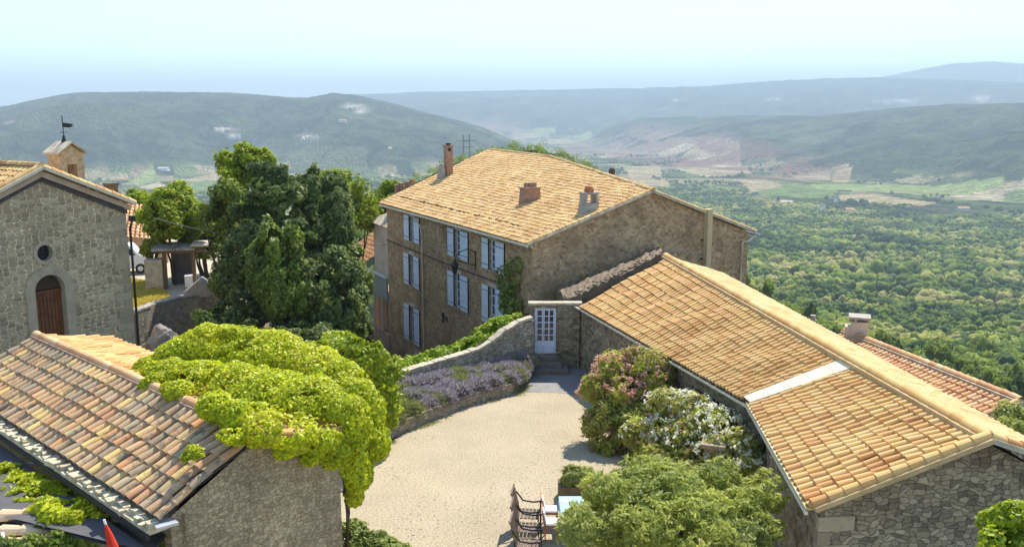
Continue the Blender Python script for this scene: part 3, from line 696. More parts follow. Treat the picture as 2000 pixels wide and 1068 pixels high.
def window(parent, O, U, Nv, u0, u1, z0, z1, depth=.16, cols=2, rows=4, name='window', frame=M['whiteblue']):
    O = V((O[0], O[1], 0)); P = lambda u, z, d=0: O+U*u+UP*z-Nv*d
    mb = MB(); w_ = .07
    mb.bar(P(u0+w_/2, z0, depth), P(u0+w_/2, z1, depth), w_, .07, Nv); mb.bar(P(u1-w_/2, z0, depth), P(u1-w_/2, z1, depth), w_, .07, Nv)
    mb.bar(P(u0+w_, z1-w_/2, depth), P(u1-w_, z1-w_/2, depth), .068, w_, Nv); mb.bar(P(u0+w_, z0+w_/2, depth), P(u1-w_, z0+w_/2, depth), .068, w_, Nv)
    for c in range(1, cols): u = u0+(u1-u0)*c/cols; mb.bar(P(u, z0+w_, depth), P(u, z1-w_, depth), .06 if cols == 2 else .035, .064, Nv)
    for r in range(1, rows): z = z0+(z1-z0)*r/rows; mb.bar(P(u0+w_, z, depth), P(u1-w_, z, depth), .055, .035, Nv)
    o = mb.build(name, frame, parent)
    g = MB(); g.quad(P(u0, z0, depth+.02), P(u1, z0, depth+.02), P(u1, z1, depth+.02), P(u0, z1, depth+.02)); g.prism([P(u0, z0, depth+.05), P(u1, z0, depth+.05), P(u1, z1, depth+.05), P(u0, z1, depth+.05)], -Nv*.02)
    g.build('pane', M['glass'], o)
    s = MB(); s.bar(P(u0-.08, z0-.04, -.03), P(u1+.08, z0-.04, -.03), .18, .08, UP); s.build('sill', M['ashlar'], o)
    return o
def shutter(parent, O, U, Nv, u0, u1, z0, z1, ajar=0):
    O = V((O[0], O[1], 0)); P = lambda u, z, d=0: O+U*u+UP*z+Nv*(.05+d)
    mb = MB(); n = 5
    for i in range(n):
        a = u0+(u1-u0)*i/n+.008; b = u0+(u1-u0)*(i+1)/n-.008; mb.prism([P(a, z0), P(b, z0), P(b, z1), P(a, z1)], Nv*.03)
    for z in (z0+.28, z1-.28, (z0+z1)/2): mb.prism([P(u0+.03, z-.05, .03), P(u1-.03, z-.05, .03), P(u1-.03, z+.05, .03), P(u0+.03, z+.05, .03)], Nv*.022)
    o = mb.build('shutter', M['shutter'], parent)
    h = MB()
    for z in (z0+.28, z1-.28): h.prism([P(u0-.03, z-.015, .053), P(u1, z-.015, .053), P(u1, z+.02, .053), P(u0-.03, z+.02, .053)], Nv*.008)
    h.prism([P(u0-.05, z0-.02, -.03), P(u0+.0, z0-.02, -.03), P(u0+.0, z1+.02, -.03), P(u0-.05, z1+.02, -.03)], Nv*.05)
    h.build('hinge', M['iron'], o); return o

# ------------------------------------------------------------------ main house
A = V((1.07, 46, 0)); hu = azv(-26.96); hv = azv(63.04); K = math.tan(R_(17.4))
HP = lambda u, v, z: A+hu*u+hv*v+UP*z
ZE = 5.27
ZR = lambda v: ZE+K*v           # front roof plane
house = empty('stone_house', HP(8, 7, -1), 'tall three storey brown stone house with pale blue shutters and a broad pale tiled roof', 'house')
Lr = (28.0, 10.97); Mr = (17.06, 10.66); Gr = (0, 7.43)
wins = []   # (left shutter u range, opening, right shutter) left of picture = large u
GA = [(11.25, 12.05), (10.2, 11.15), (8.75, 10.1)]
rows = {1: (3.05, 4.80), 2: (-.18, 2.03), 3: (-4.33, -1.72)}
def uat(px, z): return None
groupsU = {'L': ((19.45, 18.55), (18.45, 17.55), (17.5, 16.5)), 'A': ((11.35, 10.35), (10.25, 9.2), (9.1, 8.0)), 'B': ((6.15, 5.2), (5.05, 4.15), (4.0, 2.95))}
GU = {}
def upx(px, py): p = onp(px, py, A, -26.96); return (p-V((A.x, A.y, p.z))).dot(hu)
for r_, (zl, zt) in rows.items():
    py = {1: 470, 2: 560, 3: 628}[r_]
    L_ = {'L': ((791, 800.5), (801.5, 809.5), (810, 820.5))}
    if r_ != 3: L_.update({'A': ((876, 887.5), (888.5, 900), (901, 915)), 'B': ((943, 955), (956, 969), (970, 986))})
    for g, t3 in L_.items(): GU[(r_, g)] = [(upx(b, py), upx(a, py)) for a, b in t3]
holes = [(*GU[k][1], rows[k[0]][0], rows[k[0]][1]) for k in GU]
wm = MB(); wallgrid(wm, A, hu, -hv, 0, 23.2, -10, ZE, holes)
# other walls
Bp = (23.2, 0); Cp = (0, 14.68)
gp = [HP(0, 0, -6), HP(0, 14.68, -9), HP(0, 14.68, 4.95), HP(0, 7.43, ZR(7.43)), HP(0, 0, ZE)]
wm.poly(gp)
wm.poly([HP(23.2, 0, -10), HP(23.2, 0, ZE), HP(27.6, 10.97, ZR(10.97)-.05), HP(29, 17, 5), HP(29, 17, -12)])
wm.poly([HP(0, 14.68, -9), HP(29, 17, -12), HP(29, 17, 5), HP(0, 14.68, 4.95)])
wm.build('wall', M['house'], house)
for k, tr in GU.items():
    zl, zt = rows[k[0]]
    window(house, A, hu, -hv, tr[1][0], tr[1][1], zl, zt, rows=4)
    shutter(house, A, hu, -hv, tr[0][0], tr[0][1], zl-.03, zt); shutter(house, A, hu, -hv, tr[2][0], tr[2][1], zl-.03, zt)
sm = MB()   # stone surrounds, lintels
for k, tr in GU.items():
    zl, zt = rows[k[0]]; a, b = tr[1]
    P = lambda u, z: HP(u, 0, z)
    sm.prism([P(a-.10, zt+.0), P(b+.10, zt+.0), P(b+.10, zt+.24), P(a-.10, zt+.24)], -hv*.035)
P = lambda u, z: HP(u, 0, z)
sm.prism([P(17.9, -7.6), P(16.7, -7.6), P(16.7, -4.75), P(17.9, -4.75)], -hv*.03)   # walled-up pale panel under the lowest window
sm.build('lintel', M['plaster'], house)
# stone cornice (genoise) and roof
cm = MB()
for i, (o_, z_) in enumerate(((.10, -.30), (.20, -.17))):
    cm.prism([HP(-.05, 0, ZE+z_), HP(-.05, -o_, ZE+z_), HP(-.05, -o_, ZE+z_+.12), HP(-.05, 0, ZE+z_+.12)], hu*23.4)
cm.build('cornice', M['cream'], house)
ovh = .42
fm = lambda u, v: True
def mainmask(u, v):   # u 0..1 across from gable (0) to far (28.4), v 0..1 from top
    uu = u*28.6-.25; vv = (1-v)*(11.2+ovh)-ovh
    if vv > 11: return False
    lim = np.interp(uu, [0, 17.06, 28], [7.43, 10.66, 10.97]); left = 23.55+max(0, vv)*(28-23.2)/10.97
    return vv < lim and uu < left
tiles('roof', HP(-.25, 11.2, ZR(11.2)+.1), HP(28.35, 11.2, ZR(11.2)+.1), HP(-.25, -ovh, ZR(-ovh)+.1), HP(28.35, -ovh, ZR(-ovh)+.1), house, TMAIN, TCHANM, sp=.25, ln=.38, jit=1.8, mask=mainmask, seg=5)
us = MB()
roofpoly = [(-.2, -ovh+.05), (23.4, -ovh+.05), (28, 10.9), (17.06, 10.6), (-.2, 7.4)]
us.prism([HP(u, v, ZR(v)-.05) for u, v in roofpoly], V((0, 0, .07)))
# rear slopes
us.poly([HP(-.25, 7.43, ZR(7.43)+.06), HP(17.06, 10.66, ZR(10.66)+.06), HP(18, 17, 5.3), HP(-.25, 15.1, 4.9)])
us.poly([HP(17.06, 10.66, ZR(10.66)+.06), HP(28.2, 10.97, ZR(10.97)+.06), HP(29.3, 17.4, 5), HP(18, 17, 5.3)])
us.build('roof_underlay', TCHANM, house)
ridge_caps('ridge_tile', [HP(0-.3, 7.43, ZR(7.43)+.12), HP(17.06, 10.66, ZR(10.66)+.12), HP(28, 10.97, ZR(10.97)+.12)], house, TMAIN, .14, .45)
ridge_caps('verge_tile', [HP(-.12, -ovh, ZR(-ovh)+.10), HP(-.12, 7.43, ZR(7.43)+.10), HP(-.12, 15.1, 4.96)], house, TMAIN, .12, .42, M['mortar'])
ridge_caps('verge_tile', [HP(23.5, -ovh, ZR(-ovh)+.08), HP(28.1, 10.97, ZR(10.97)+.1)], house, TMAIN, .12, .45)
# broken row of lifted tiles along the lower roof
DBT = plain('dark_broken_tile', (.17, .09, .05), .9, .4, 5, .3)
for i in range(120):
    u = 22.6-i*.165+random.uniform(-.05, .05)
    if random.random() < (.25 if i < 75 else .62) or u < 3.2: continue
    v = .95+random.uniform(-.07, .1)
    bk = MB(); c0 = HP(u, v, ZR(v)+.17); bk.box(c0, random.uniform(.10, .2), random.uniform(.12, .26), random.uniform(.05, .12), random.uniform(0, 90)); bk.build('broken_tile', DBT, house)
# gutter and downpipes
gm = MB(); gm.tube([HP(-.3, -ovh-.06, ZE-.12), HP(23.5, -ovh-.06, ZE-.16)], .075, 8)
gm.build('gutter', M['cream'], house)
dp = MB(); dp.tube([HP(16.9, -ovh-.05, ZE-.15), HP(16.6, -.3, ZE-.45), HP(16.0, -.12, ZE-.9), HP(15.75, -.1, ZE-1.6), HP(15.75, -.1, -7.5)], .055, 7)
dp.build('downpipe', M['cream'], house)
p0 = onp(1380, 412, A, 63.04); p1 = onp(1377, 535, A, 63.04); vv = (p0-V((A.x, A.y, p0.z))).dot(hv)
fl = MB(); fl.box(HP(-.2, vv, (p0.z+1.8)/2), .36, .34, p0.z-1.8+.25, 63); fl.build('flue', plain('flue_plaster', (.66, .50, .28), .9, .15, 1.5, .1), house)
ib = MB()
for z in (4.7, 3.6, 2.4): ib.box(HP(-.1, vv-.32, z), .1, .12, .08, 63)
ib.build('flue_bracket', M['iron'], house)
q = MB(); q.tube([HP(-.3, 15.0, 4.75), HP(-.25, 14.5, 4.45), HP(-.14, 14.15, 4.4), HP(-.12, 14.12, 2.4), HP(-.12, 14.0, -3)], .06, 7); q.build('downpipe', M['cream'], house)
g2 = MB(); g2.tube([HP(-.4, 15.2, 4.8), HP(29, 17.5, 4.7)], .08, 7); g2.build('gutter', M['zinc'], house)
lg = MB(); lg.prism([HP(0, 8.2, 4.28), HP(0, 12.0, 3.75), HP(0, 12.0, 3.83), HP(0, 8.2, 4.36)], -hu*.05); lg.build('string_course', M['greyrender'], house)
# near-black boxes that colour in the shade of pits on the facade
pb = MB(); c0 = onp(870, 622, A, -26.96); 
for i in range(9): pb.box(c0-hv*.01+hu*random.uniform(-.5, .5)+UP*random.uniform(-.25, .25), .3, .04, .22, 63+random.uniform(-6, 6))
pb.build('wall_hole_shade', plain('shadowed_rubble', (.06, .04, .035), 1, .3, 6, .5), house)
# chimneys
def house_point(px, py):
    d = ray(px, py); k = K; b = ZE-k*(A.x*hv.x+A.y*hv.y)
    t_ = (b-CZ)/(d[2]-k*(d[0]*hv.x+d[1]*hv.y)); return V((d[0]*t_, d[1]*t_, CZ+d[2]*t_))
# 1: tall flue with a low rounded companion, far left
c = house_point(876, 346); ch = MB(); ch.box(c+UP*.75, .52, .62, 3.3, -27); ch.box(c+UP*2.43, .62, .72, .12, -27)
o = ch.build('chimney', M['brick'], house); pt = MB(); pt.box(c+UP*2.56, .3, .34, .16, -27); pt.box(c+V((.12, -.30, 2.15)), .22, .1, .22, -27); pt.build('flue_opening', M['iron'], o)
c2 = house_point(862, 352); s2 = MB(); s2.lathe(c2, [(.30, -.6), (.34, .2), (.30, .8), (.22, 1.1), (.1, 1.25)], 10); s2.build('chimney', M['greyrender'], house)
# 2: middle squat chimney with pots
c = house_point(1035, 398); ch = MB()
X = azv(63.04)*.62; Y = azv(-26.96)*.38
def taper(mb, c, X, Y, z0, z1, s): 
    p = [c+X*i+Y*j+UP*z0 for i, j in ((-1, -1), (1, -1), (1, 1), (-1, 1))]+[c+(X*i+Y*j)*s+UP*z1 for i, j in ((-1, -1), (1, -1), (1, 1), (-1, 1))]
    mb.add(p, [(3, 2, 1, 0), (4, 5, 6, 7), (0, 1, 5, 4), (1, 2, 6, 5), (2, 3, 7, 6), (3, 0, 4, 7)])
taper(ch, c, X, Y, -.4, .95, .85); ch.box(c+UP*.99, 1.2, .8, .08, -27)
o = ch.build('chimney', M['brick'], house); pt = MB()
for s_ in (-.33, .02, .36): pt.lathe(c+X*s_*1.3+UP*1.03, [(.16, 0), (.14, .22), (.17, .26)], 9)
pt.build('chimney_pot', M['brick'], o)
# 3: arched chimney near the gable
c = house_point(1150, 416); ch = MB(); taper(ch, c, azv(63)*.55, azv(-27)*.45, -.4, .55, .75)
for s_ in (-1, 1): ch.bar(c+azv(63)*.38*s_+UP*.5, c+azv(63)*.34*s_+UP*1.05, .14, .6, azv(-27))
ch.box(c+UP*1.1, .9, .62, .09, -27); o = ch.build('chimney', M['greyrender'], house)
pt = MB(); pt.lathe(c+UP*1.14, [(.26, 0), (.28, .16), (.2, .32), (.08, .38)], 10); pt.build('chimney_pot', M['terracotta'], o)
# 4: rear chimney above the ridge
c = HP(6.9, 9.2, ZR(7.5)+.1); p = atY(1195, 345, 57); ch = MB(); ch.box(p+UP*-.6, .55, .55, 1.5, -27); o = ch.build('chimney', M['greyrender'], house)
pt = MB(); pt.lathe(p+UP*.15, [(.2, 0), (.22, .25), (.14, .38)], 9); pt.build('chimney_pot', plain('sooty_pot', (.12, .08, .06), .9, .3, 5, .2), o)
# 5: row of small rear stubs at the far left verge
ch = MB()
for i, (px, py) in enumerate([(775, 372), (784, 369), (795, 366), (806, 362)]):
    p = atY(px, py, 70); ch.box(p, .30, .30, .85, -27)
    ch.box(p+UP*.42, .38, .38, .1, -27)
p = atY(790, 378, 70); ch.box(p-UP*.2, 1.9, .4, .5, 27); ch.build('parapet_stub', M['brick'], house)
# ivy on the corner of the facade
iv = []
for i in range(13):
    px = random.uniform(988, 1012); py = 520+i*8.5; p = onp(px, py, A-hv*.15, -26.96); iv.append((p, (.42, .42, .4)))
for i in range(5): iv.append((onp(1006+i*5, 600+i*7, A-hv*.15, -26.96), (.35, .35, .4)))
o = foliage('ivy', iv, 2300, .13, LF['mid'], asp=1.2, seed=31); tag(o, 'dark green ivy climbing the near corner of the tall brown stone house', 'ivy')

# ------------------------------------------------------------------ pale outbuilding beyond the house
ob = empty('veranda_house', HP(26, -1, -4), 'pale peach side building with a balcony at the far end of the brown house', 'house')
m1 = MB()
def hbox(mb, u0, u1, v0, v1, z0, z1): mb.prism([HP(u0, v0, z0), HP(u1, v0, z0), HP(u1, v1, z0), HP(u0, v1, z0)], V((0, 0, z1-z0)))
hbox(m1, 23.3, 27.6, .35, 3, -.6, 3.4); m1.build('tower_wall', M['plaster'], ob)
m2 = MB(); hbox(m2, 23.3, 29.5, .9, 3, -10, -2.3); hbox(m2, 23.3, 23.7, .1, .9, -10, -2.3); m2.build('wall', M['peach'], ob)
m3 = MB(); cx_ = HP(25.2, 1.8, 4.7); ring = [HP(23.25, .0, 3.38), HP(28.0, .0, 3.38), HP(28.0, 3.3, 3.38), HP(23.25, 3.3, 3.38)]
for i in range(4): m3.poly([ring[i], ring[(i+1) % 4], cx_])
m3.build('tower_roof', M['mortar'], ob)
tiles('roof', HP(27.7, 2.6, 1.9), HP(33.5, 2.6, 1.9), HP(27.7, -.5, -.1), HP(33.5, -.5, -.1), ob, TBACK, TCHANNEL, sp=.3, ln=.42)
m4 = MB(); hbox(m4, 23.3, 29.2, -.15, 0, -2.2, -.55); hbox(m4, 23.3, 29.2, 0, .95, -2.45, -2.25)
m4.build('balcony', M['balcony'], ob); m4 = MB(); m4.bar(HP(23.3, -.1, -.5), HP(29.2, -.1, -.5), .28, .09); m4.build('balcony_coping', M['white'], ob)
for u in (24.9, 26.8, 28.9):
    m5 = MB(); m5.bar(HP(u, 0, -8), HP(u, 0, -2.3), .18, .18); m5.build('post', M['cream'], ob)
m6 = MB(); hbox(m6, 23.3, 29.2, -.05, .12, -8, -5.0); m6.build('low_wall', M['peach'], ob)
window(ob, HP(0, .89, 0), hu, -hv, 25.0, 26.2, -5.2, -3.0, depth=.02, frame=M['wood'])
window(ob, HP(0, .34, 0), hu, -hv, 23.35, 23.8, 1.3, 2.6, depth=.01, frame=M['wood'], rows=2)

# ------------------------------------------------------------------ lantern on the facade and cables
p = onp(931, 515, A, -26.96)-hv*.08
lamp = empty('wall_lantern', p, 'black wrought iron lantern hanging from a bracket on the facade of the tall brown house', 'lantern')
d_ = -hv; q0 = p; m = MB(); m.tube([q0+UP*.75, q0-UP*.35], .035, 6); m.tube([q0+UP*.65, q0+d_*.5+UP*.95, q0+d_*1.1+UP*.75, q0+d_*1.35+UP*.35], .028, 6)
m.tube([q0-UP*.1, q0+d_*.75+UP*.12, q0+d_*1.35+UP*.35], .025, 6); m.build('bracket', M['iron'], lamp)
lc = q0+d_*1.35-UP*.25; m = MB(); m.lathe(lc, [(.05, .6), (.09, .5), (.26, .32), (.28, .27)], 6); m.lathe(lc, [(.2, .27), (.11, -.2), (.05, -.26)], 6); m.build('lamp_head', M['iron'], lamp)
def cable(label, pts, r=.02, sag=.5, mat=M['iron'], group=None):
    mb = MB()
    for a, b in zip(pts[:-1], pts[1:]):
        a = V(a); b = V(b); s = [a.lerp(b, i/16)-UP*sag*4*(i/16)*(1-i/16) for i in range(17)]; mb.tube(s, r, 5)
    o = mb.build('cable', mat); return tag(o, label, 'cable', group)
cable('black cable pinned along the facade of the tall brown house', [onp(x, y, A, -26.96)-hv*.07 for x, y in ((757, 468), (830, 497), (920, 532), (1010, 562))], .035, .02)
cable('thin grey cable hanging across from the dark conifer to the house facade', [atY(300, 425, 52), atY(470, 462, 54), onp(757, 478, A, -26.96)-hv*.05, onp(900, 478, A, -26.96)-hv*.3], .018, .12, plain('grey_cable', (.28, .28, .28), .6, .1, 3, 0))

# ------------------------------------------------------------------ long annex
E0 = V((2.91, 41.07, 3.1)); Eb = V((7.43, 26.52, 3.1)); E1 = V((6.85, 18.98, 3.1)); R0 = atz(1300, 503, 5.0); R1 = atz(1930, 860, 4.6)
Rm = R0.lerp(R1, (atz(1652, 706, 4.78)-R0).length/(R1-R0).length)
annex = empty('long_annex', (7, 30, 0), 'long low stone outbuilding with a bent orange tiled roof beside the gravel court', 'outbuilding')
def slopeN(a, b, c): n = (b-a).cross(c-a); return n if n.z > 0 else -n
s1 = (Rm-R0).normalized()
strip = .55
Rm0 = Rm-s1*.38; Rm1 = Rm+s1*.38; e1 = (Eb-E0).normalized(); e2 = (E1-Eb).normalized(); Eb0 = Eb-e1*.28; Eb1 = Eb+e2*.28
tiles('roof', R0+s1*.4, Rm0, E0+e1*.9, Eb0, annex, TANNEX, TCHANNEL, sp=.245, ln=.40, seg=6, jit=1.6)
tiles('roof', Rm1, R1, Eb1, E1, annex, TANNEX, TCHANNEL, sp=.255, ln=.40, seg=6, jit=1.6)
# plain mortar strip where the roof bends
ms = MB(); nn = slopeN(Rm0, Eb0, Rm1).normalized()
for i in range(5):
    a, b = i/5, (i+1)/5
    ms.prism([Rm0.lerp(Eb0, a)+nn*.02, Rm1.lerp(Eb1, a)+nn*.02, Rm1.lerp(Eb1, b-.004)+nn*.02, Rm0.lerp(Eb0, b-.004)+nn*.02], nn*(.085+.004*i))
ms.build('mortar_strip', plain('pale_roof_mortar', (.78, .70, .52), .9, .15, 1.5, .3), annex)
ridge_caps('ridge_tile', [R0+UP*.06, R1+UP*.06], annex, TANNEX, .15, .42, M['ridge_mortar'])
# right slope
rs = azv(83.6)
W0 = R0+rs*2.8-UP*.86; W1 = R1+rs*2.4-UP*.86
tiles('roof', R0+rs*.1, R1+rs*.1, W0, W1, annex, tile_mat('tile_yellow', [(.66, .46, .20), (.70, .50, .23), (.62, .41, .16), (.72, .54, .28)], .4, (.62, .48, .22)), M['ridge_mortar'], sp=.26, ln=.42, seg=5)
# verge tiles on the near gable
ridge_caps('verge_tile', [E1+UP*.07+e2*.02, R1+UP*.08], annex, TANNEX, .14, .40, M['ridge_mortar']); ridge_caps('verge_tile', [R1+UP*.08, W1+UP*.08], annex, TANNEX, .13, .40, M['mortar'])
# walls (set in under the eaves)
inn = .28
def off(p, n, d): return V((p.x, p.y, 0))+n*d
n1_ = azv(-17.5+90); n2_ = azv(4.7+90)     # towards the inside
a0 = off(E0, n1_, inn); ab = off(Eb, n1_, inn*1.02); a1 = off(E1, n2_, inn)-e2*.30
wb = MB(); zt = 3.0
def wq(mb, a, b, za0, zb0, za1, zb1): mb.quad(V((a.x, a.y, za0)), V((b.x, b.y, zb0)), V((b.x, b.y, zb1)), V((a.x, a.y, za1)))
# west wall section 1 with a glazed opening, section 2 with a dark doorway
U1 = (ab-a0).normalized(); l1 = (ab-a0).length
wallgrid(wb, a0, U1, -n1_, 0, l1, -2, 2.98, [(l1-4.2, l1-1.9, .15, 2.35)], .3)
U2 = (a1-ab).normalized(); l2 = (a1-ab).length
wallgrid(wb, ab, U2, -n2_, 0, l2, -2, 2.98, [(.35, 1.5, 0, 2.2)], .35)
g0 = a1; g1 = V((R1.x, R1.y-.0, 0)); gW = V((W1.x, W1.y, 0))-rs*.3
# near gable, recessed a little
rec = V((0, .30, 0))
g1 = V((R1.x, R1.y, 0))+rec; gW = V((W1.x, W1.y, 0))-rs*.3+rec
wb.poly([V((g0.x, g0.y, -3)), V((gW.x, gW.y, -4)), V((gW.x, gW.y, 3.4)), V((g1.x, g1.y, 4.5)), V((g0.x, g0.y, 3.05))])
wb.poly([V((gW.x, gW.y, -4)), V((W0.x-.3, W0.y, -4)), V((W0.x-.3, W0.y, 3.8)), V((gW.x, gW.y, 3.4))])
wb.build('wall', M['annex'], annex)
qm = MB(); z = -2; k = 0; gd = (V((g1.x, g1.y, 0))-V((g0.x, g0.y, 0))).normalized(); gn = V((gd.y, -gd.x, 0)); wd = (ab-a1).normalized()
while z < 2.6:
    h = random.uniform(.24, .40); l = random.uniform(.3, .5) if k % 2 else random.uniform(.6, .9); l2 = .9-l; o_ = V((g0.x, g0.y, z))+gn*.03-n2_*.03
    qm.prism([o_, o_+gd*l, o_+gd*l+wd*.3, o_+wd*(l2+.2)], UP*(h-.012), random.random()); z += h; k += 1
qm.build('quoins', M['gableq'], annex)
dk = MB(); dk.prism([ab+U2*.3+n2_*.35+UP*0, ab+U2*1.6+n2_*.35, ab+U2*1.6+n2_*.35+UP*2.3, ab+U2*.3+n2_*.35+UP*2.3], n2_*.05); dk.build('plank_door', M['oldwood'], annex)
window(annex, a0, U1, -n1_, l1-4.2, l1-1.9, .15, 2.35, depth=.12, cols=3, rows=1, name='glazed_door', frame=M['zinc'])
# eave board, gutter
gt = MB(); gt.tube([E0+V((-.08, .1, -.1)), Eb+V((-.10, 0, -.14)), E1+V((-.12, 0, -.12))], .05, 8); gt.build('gutter', M['cream'], annex)
eb = MB(); eb.bar(E0+n1_*.16-UP*.07, Eb+n1_*.16-UP*.07, .26, .08); eb.bar(Eb+n2_*.16-UP*.07, E1+n2_*.16-UP*.07, .26, .08); eb.build('eave_board', M['oldwood'], annex)
em = MB(); em.bar(Eb+n2_*(-.02)-UP*.02, E1+n2_*(-.02)-UP*.02, .24, .05); em.build('eave_mortar', plain('yellow_eave_mortar', (.50, .36, .12), .9, .3, 4, .4, c2=(.62, .54, .34)), annex)
# rafters tails
rt = MB()
for i in range(24): p = (E0+e1*.8).lerp(Eb, i/24)+n1_*.12-UP*.14; rt.bar(p-n1_*.1, p+n1_*.2, .07, .09)
rt.build('rafter_tail', M['oldwood'], annex)
# entrance block with the blue-white door, facing the camera
DZ = .70; dc = atz(1065, 692, DZ); dw = .50; dh = 2.22
dY = dc.y
ef = MB(); x0 = 1.02; x1_ = a0.x+.02
wallgrid(ef, V((x0, dY+.12, 0)), V((1, 0, 0)), V((0, -1, 0)), 0, x1_-x0, -1.5, 3.08, [(dc.x-dw-x0, dc.x+dw-x0, DZ, DZ+dh)], .25)
ef.prism([V((x0+.003, dY+.13, 3.07)), V((x1_, dY+.13, 3.07)), V((x1_, dY+.42, 3.07)), V((x0+.003, dY+.42, 3.07))], V((0, 0, -.13)))
ef.quad(V((x0, dY+.12, -3)), V((x0, dY+.12, 3.08)), V((x0, dY+.45, 3.08)), V((x0, dY+.45, -3)))
ef.quad(V((x0, dY+.45, -3)), V((x0, dY+.45, 1.2)), V((x0-.2, 46.2, 1.4)), V((x0-.2, 46.2, -3)))
ef.quad(V((x1_, dY+.12, -1.5)), V((x1_, a0.y+1, -1.5)), V((x1_, a0.y+1, 3.05)), V((x1_, dY+.12, 3.05)))
ef.build('entrance_wall', M['annex'], annex)
# flat coping above the door rising to the gable
lc_ = MB(); lc_.prism([V((x0-.25, dY+.02, 3.09)), V((x1_+.1, dY+.02, 3.09)), V((x1_+.1, dY+.48, 3.09)), V((x0-.25, dY+.48, 3.09))], V((0, 0, .10))); lc_.build('entrance_coping', M['mortar'], annex)
lc_ = MB(); lc_.prism([V((x0-.2, dY+.5, 1.0)), V((x1_+.5, dY+.5, 1.0)), V((x1_+.5, 46.6, 1.2)), V((x0-.3, 45.95, 1.2))], V((0, 0, .10))); lc_.build('entrance_landing', M['greyrender'], annex)
# steep rubble band between the annex roof and the house gable
rb = MB(); nA = 26
base = [(onp(1098, 588, V((2.3, 41.4, 0)), 60), 0)]
T0 = E0+V((-.35, .3, .05)); T1 = R0+V((-.15, .2, .12)); ga = onp(1085, 565, A, 63.04); gb = onp(1290, 484, A, 63.04)
grid = []
for i in range(nA+1):
    s_ = i/nA; lo = T0.lerp(T1, s_)+V((0, 0, 0)); hi = V((ga.x, ga.y, ga.z)).lerp(gb, s_); row = []
    for k in range(7):
        q_ = lo.lerp(hi, k/6); 
        q_ = q_+UP*(math.sin(k/6*math.pi)*.12+random.uniform(-.09, .11)*(1 if k < 6 else 0)); row.append(q_)
    grid.append(row)
for i in range(nA):
    for k in range(6): rb.quad(grid[i][k], grid[i+1][k], grid[i+1][k+1], grid[i][k+1])
for i in range(nA): rb.quad(grid[i][0], grid[i][0]-UP*1.0, grid[i+1][0]-UP*1.0, grid[i+1][0])
for i in range(150):
    s_ = random.random(); k = random.random()**1.3; lo = T0.lerp(T1, s_); hi = ga.lerp(gb, s_); q_ = lo.lerp(hi, k)+UP*.05
    rb.box(q_, random.uniform(.1, .26), random.uniform(.1, .24), random.uniform(.05, .12), random.uniform(0, 90))
for k in range(6): rb.quad(grid[nA][k], grid[nA][k]-UP*2, grid[nA][k+1]-UP*2, grid[nA][k+1]); rb.quad(grid[0][k], grid[0][k+1], grid[0][k+1]-UP*2, grid[0][k]-UP*2)
rb.build('rubble_band', plain('grey_lichened_rubble', (.23, .175, .115), .95, .4, 2.4, 1.0, c2=(.12, .09, .06)), annex)
# door leaf
dr = MB(); y_ = dY+.22; z0, z1 = DZ+.02, DZ+dh
dfr = MB(); dfr.bar(V((dc.x-dw+.03, y_, z0)), V((dc.x-dw+.03, y_, z1)), .06, .08, V((0, 1, 0))); dfr.bar(V((dc.x+dw-.03, y_, z0)), V((dc.x+dw-.03, y_, z1)), .06, .08, V((0, 1, 0))); dfr.bar(V((dc.x-dw+.06, y_, z1-.03)), V((dc.x+dw-.06, y_, z1-.03)), .078, .06)
door = dfr.build('door', M['whiteblue'], annex)
for (ua, ub) in ((-.43, -.11), (-.09, .43)):
    lf = MB(); a_x, b_x = dc.x+ua, dc.x+ub; n_c = 1 if ub < 0 else 2
    lf.prism([V((a_x, y_, z0)), V((b_x, y_, z0)), V((b_x, y_, z0+.56)), V((a_x, y_, z0+.56))], V((0, -.04, 0)))
    lf.prism([V((a_x+.06, y_-.04, z0+.1)), V((b_x-.06, y_-.04, z0+.1)), V((b_x-.06, y_-.04, z0+.46)), V((a_x+.06, y_-.04, z0+.46))], V((0, -.012, 0)))
    xs = [a_x+.025, b_x-.025]+([] if n_c == 1 else [(a_x+b_x)/2])
    for x in xs: lf.bar(V((x, y_-.02, z0+.56)), V((x, y_-.02, z1-.06)), .05, .04, V((0, 1, 0)))
    for k in range(6): zz = z0+.58+k*(z1-.1-z0-.58)/5; lf.bar(V((a_x, y_-.021, zz)), V((b_x, y_-.021, zz)), .036, .04)
    l_ = lf.build('door_leaf', M['whiteblue'], door)
gl = MB(); gl.prism([V((dc.x-.44, y_+.01, z0+.5)), V((dc.x+.44, y_+.01, z0+.5)), V((dc.x+.44, y_+.01, z1-.04)), V((dc.x-.44, y_+.01, z1-.04))], V((0, .01, 0))); gl.build('pane', M['glass'], door)
hd = MB(); hd.tube([V((dc.x-.10, y_-.08, DZ+1.02)), V((dc.x-.02, y_-.09, DZ+1.02))], .015, 6); hd.build('handle', M['iron'], door)
# steps
stp = MB()
for i, (hw, yy, zt_) in enumerate(((.62, dY-.25, .68), (.78, dY-.68, .46), (1.05, dY-1.05, .24))):
    stp.prism([V((dc.x-hw, yy, -.2)), V((dc.x+hw, yy, -.2)), V((dc.x+hw, dY+.12, -.2)), V((dc.x-hw, dY+.12, -.2))], V((0, 0, .2+zt_)))
o = stp.build('steps', plain('dark_step_stone', (.22, .19, .16), .95, .3, 3, .5), bevel=.03); tag(o, 'three worn grey stone steps below the pale blue glazed door', 'steps')
# yellowish stone pillar by the glazed door
pl = MB(); pp = atY(1422, 815, 25.6); pl.box(V((6.25, 26.0, .95)), .55, .6, 1.9, 20); pl.box(V((6.25, 26.0, 1.95)), .75, .8, .12, 20)
o = pl.build('stone_pillar', M['gable']); tag(o, 'short stone gate pillar with a pale cap beside the glazed annex door', 'pillar')

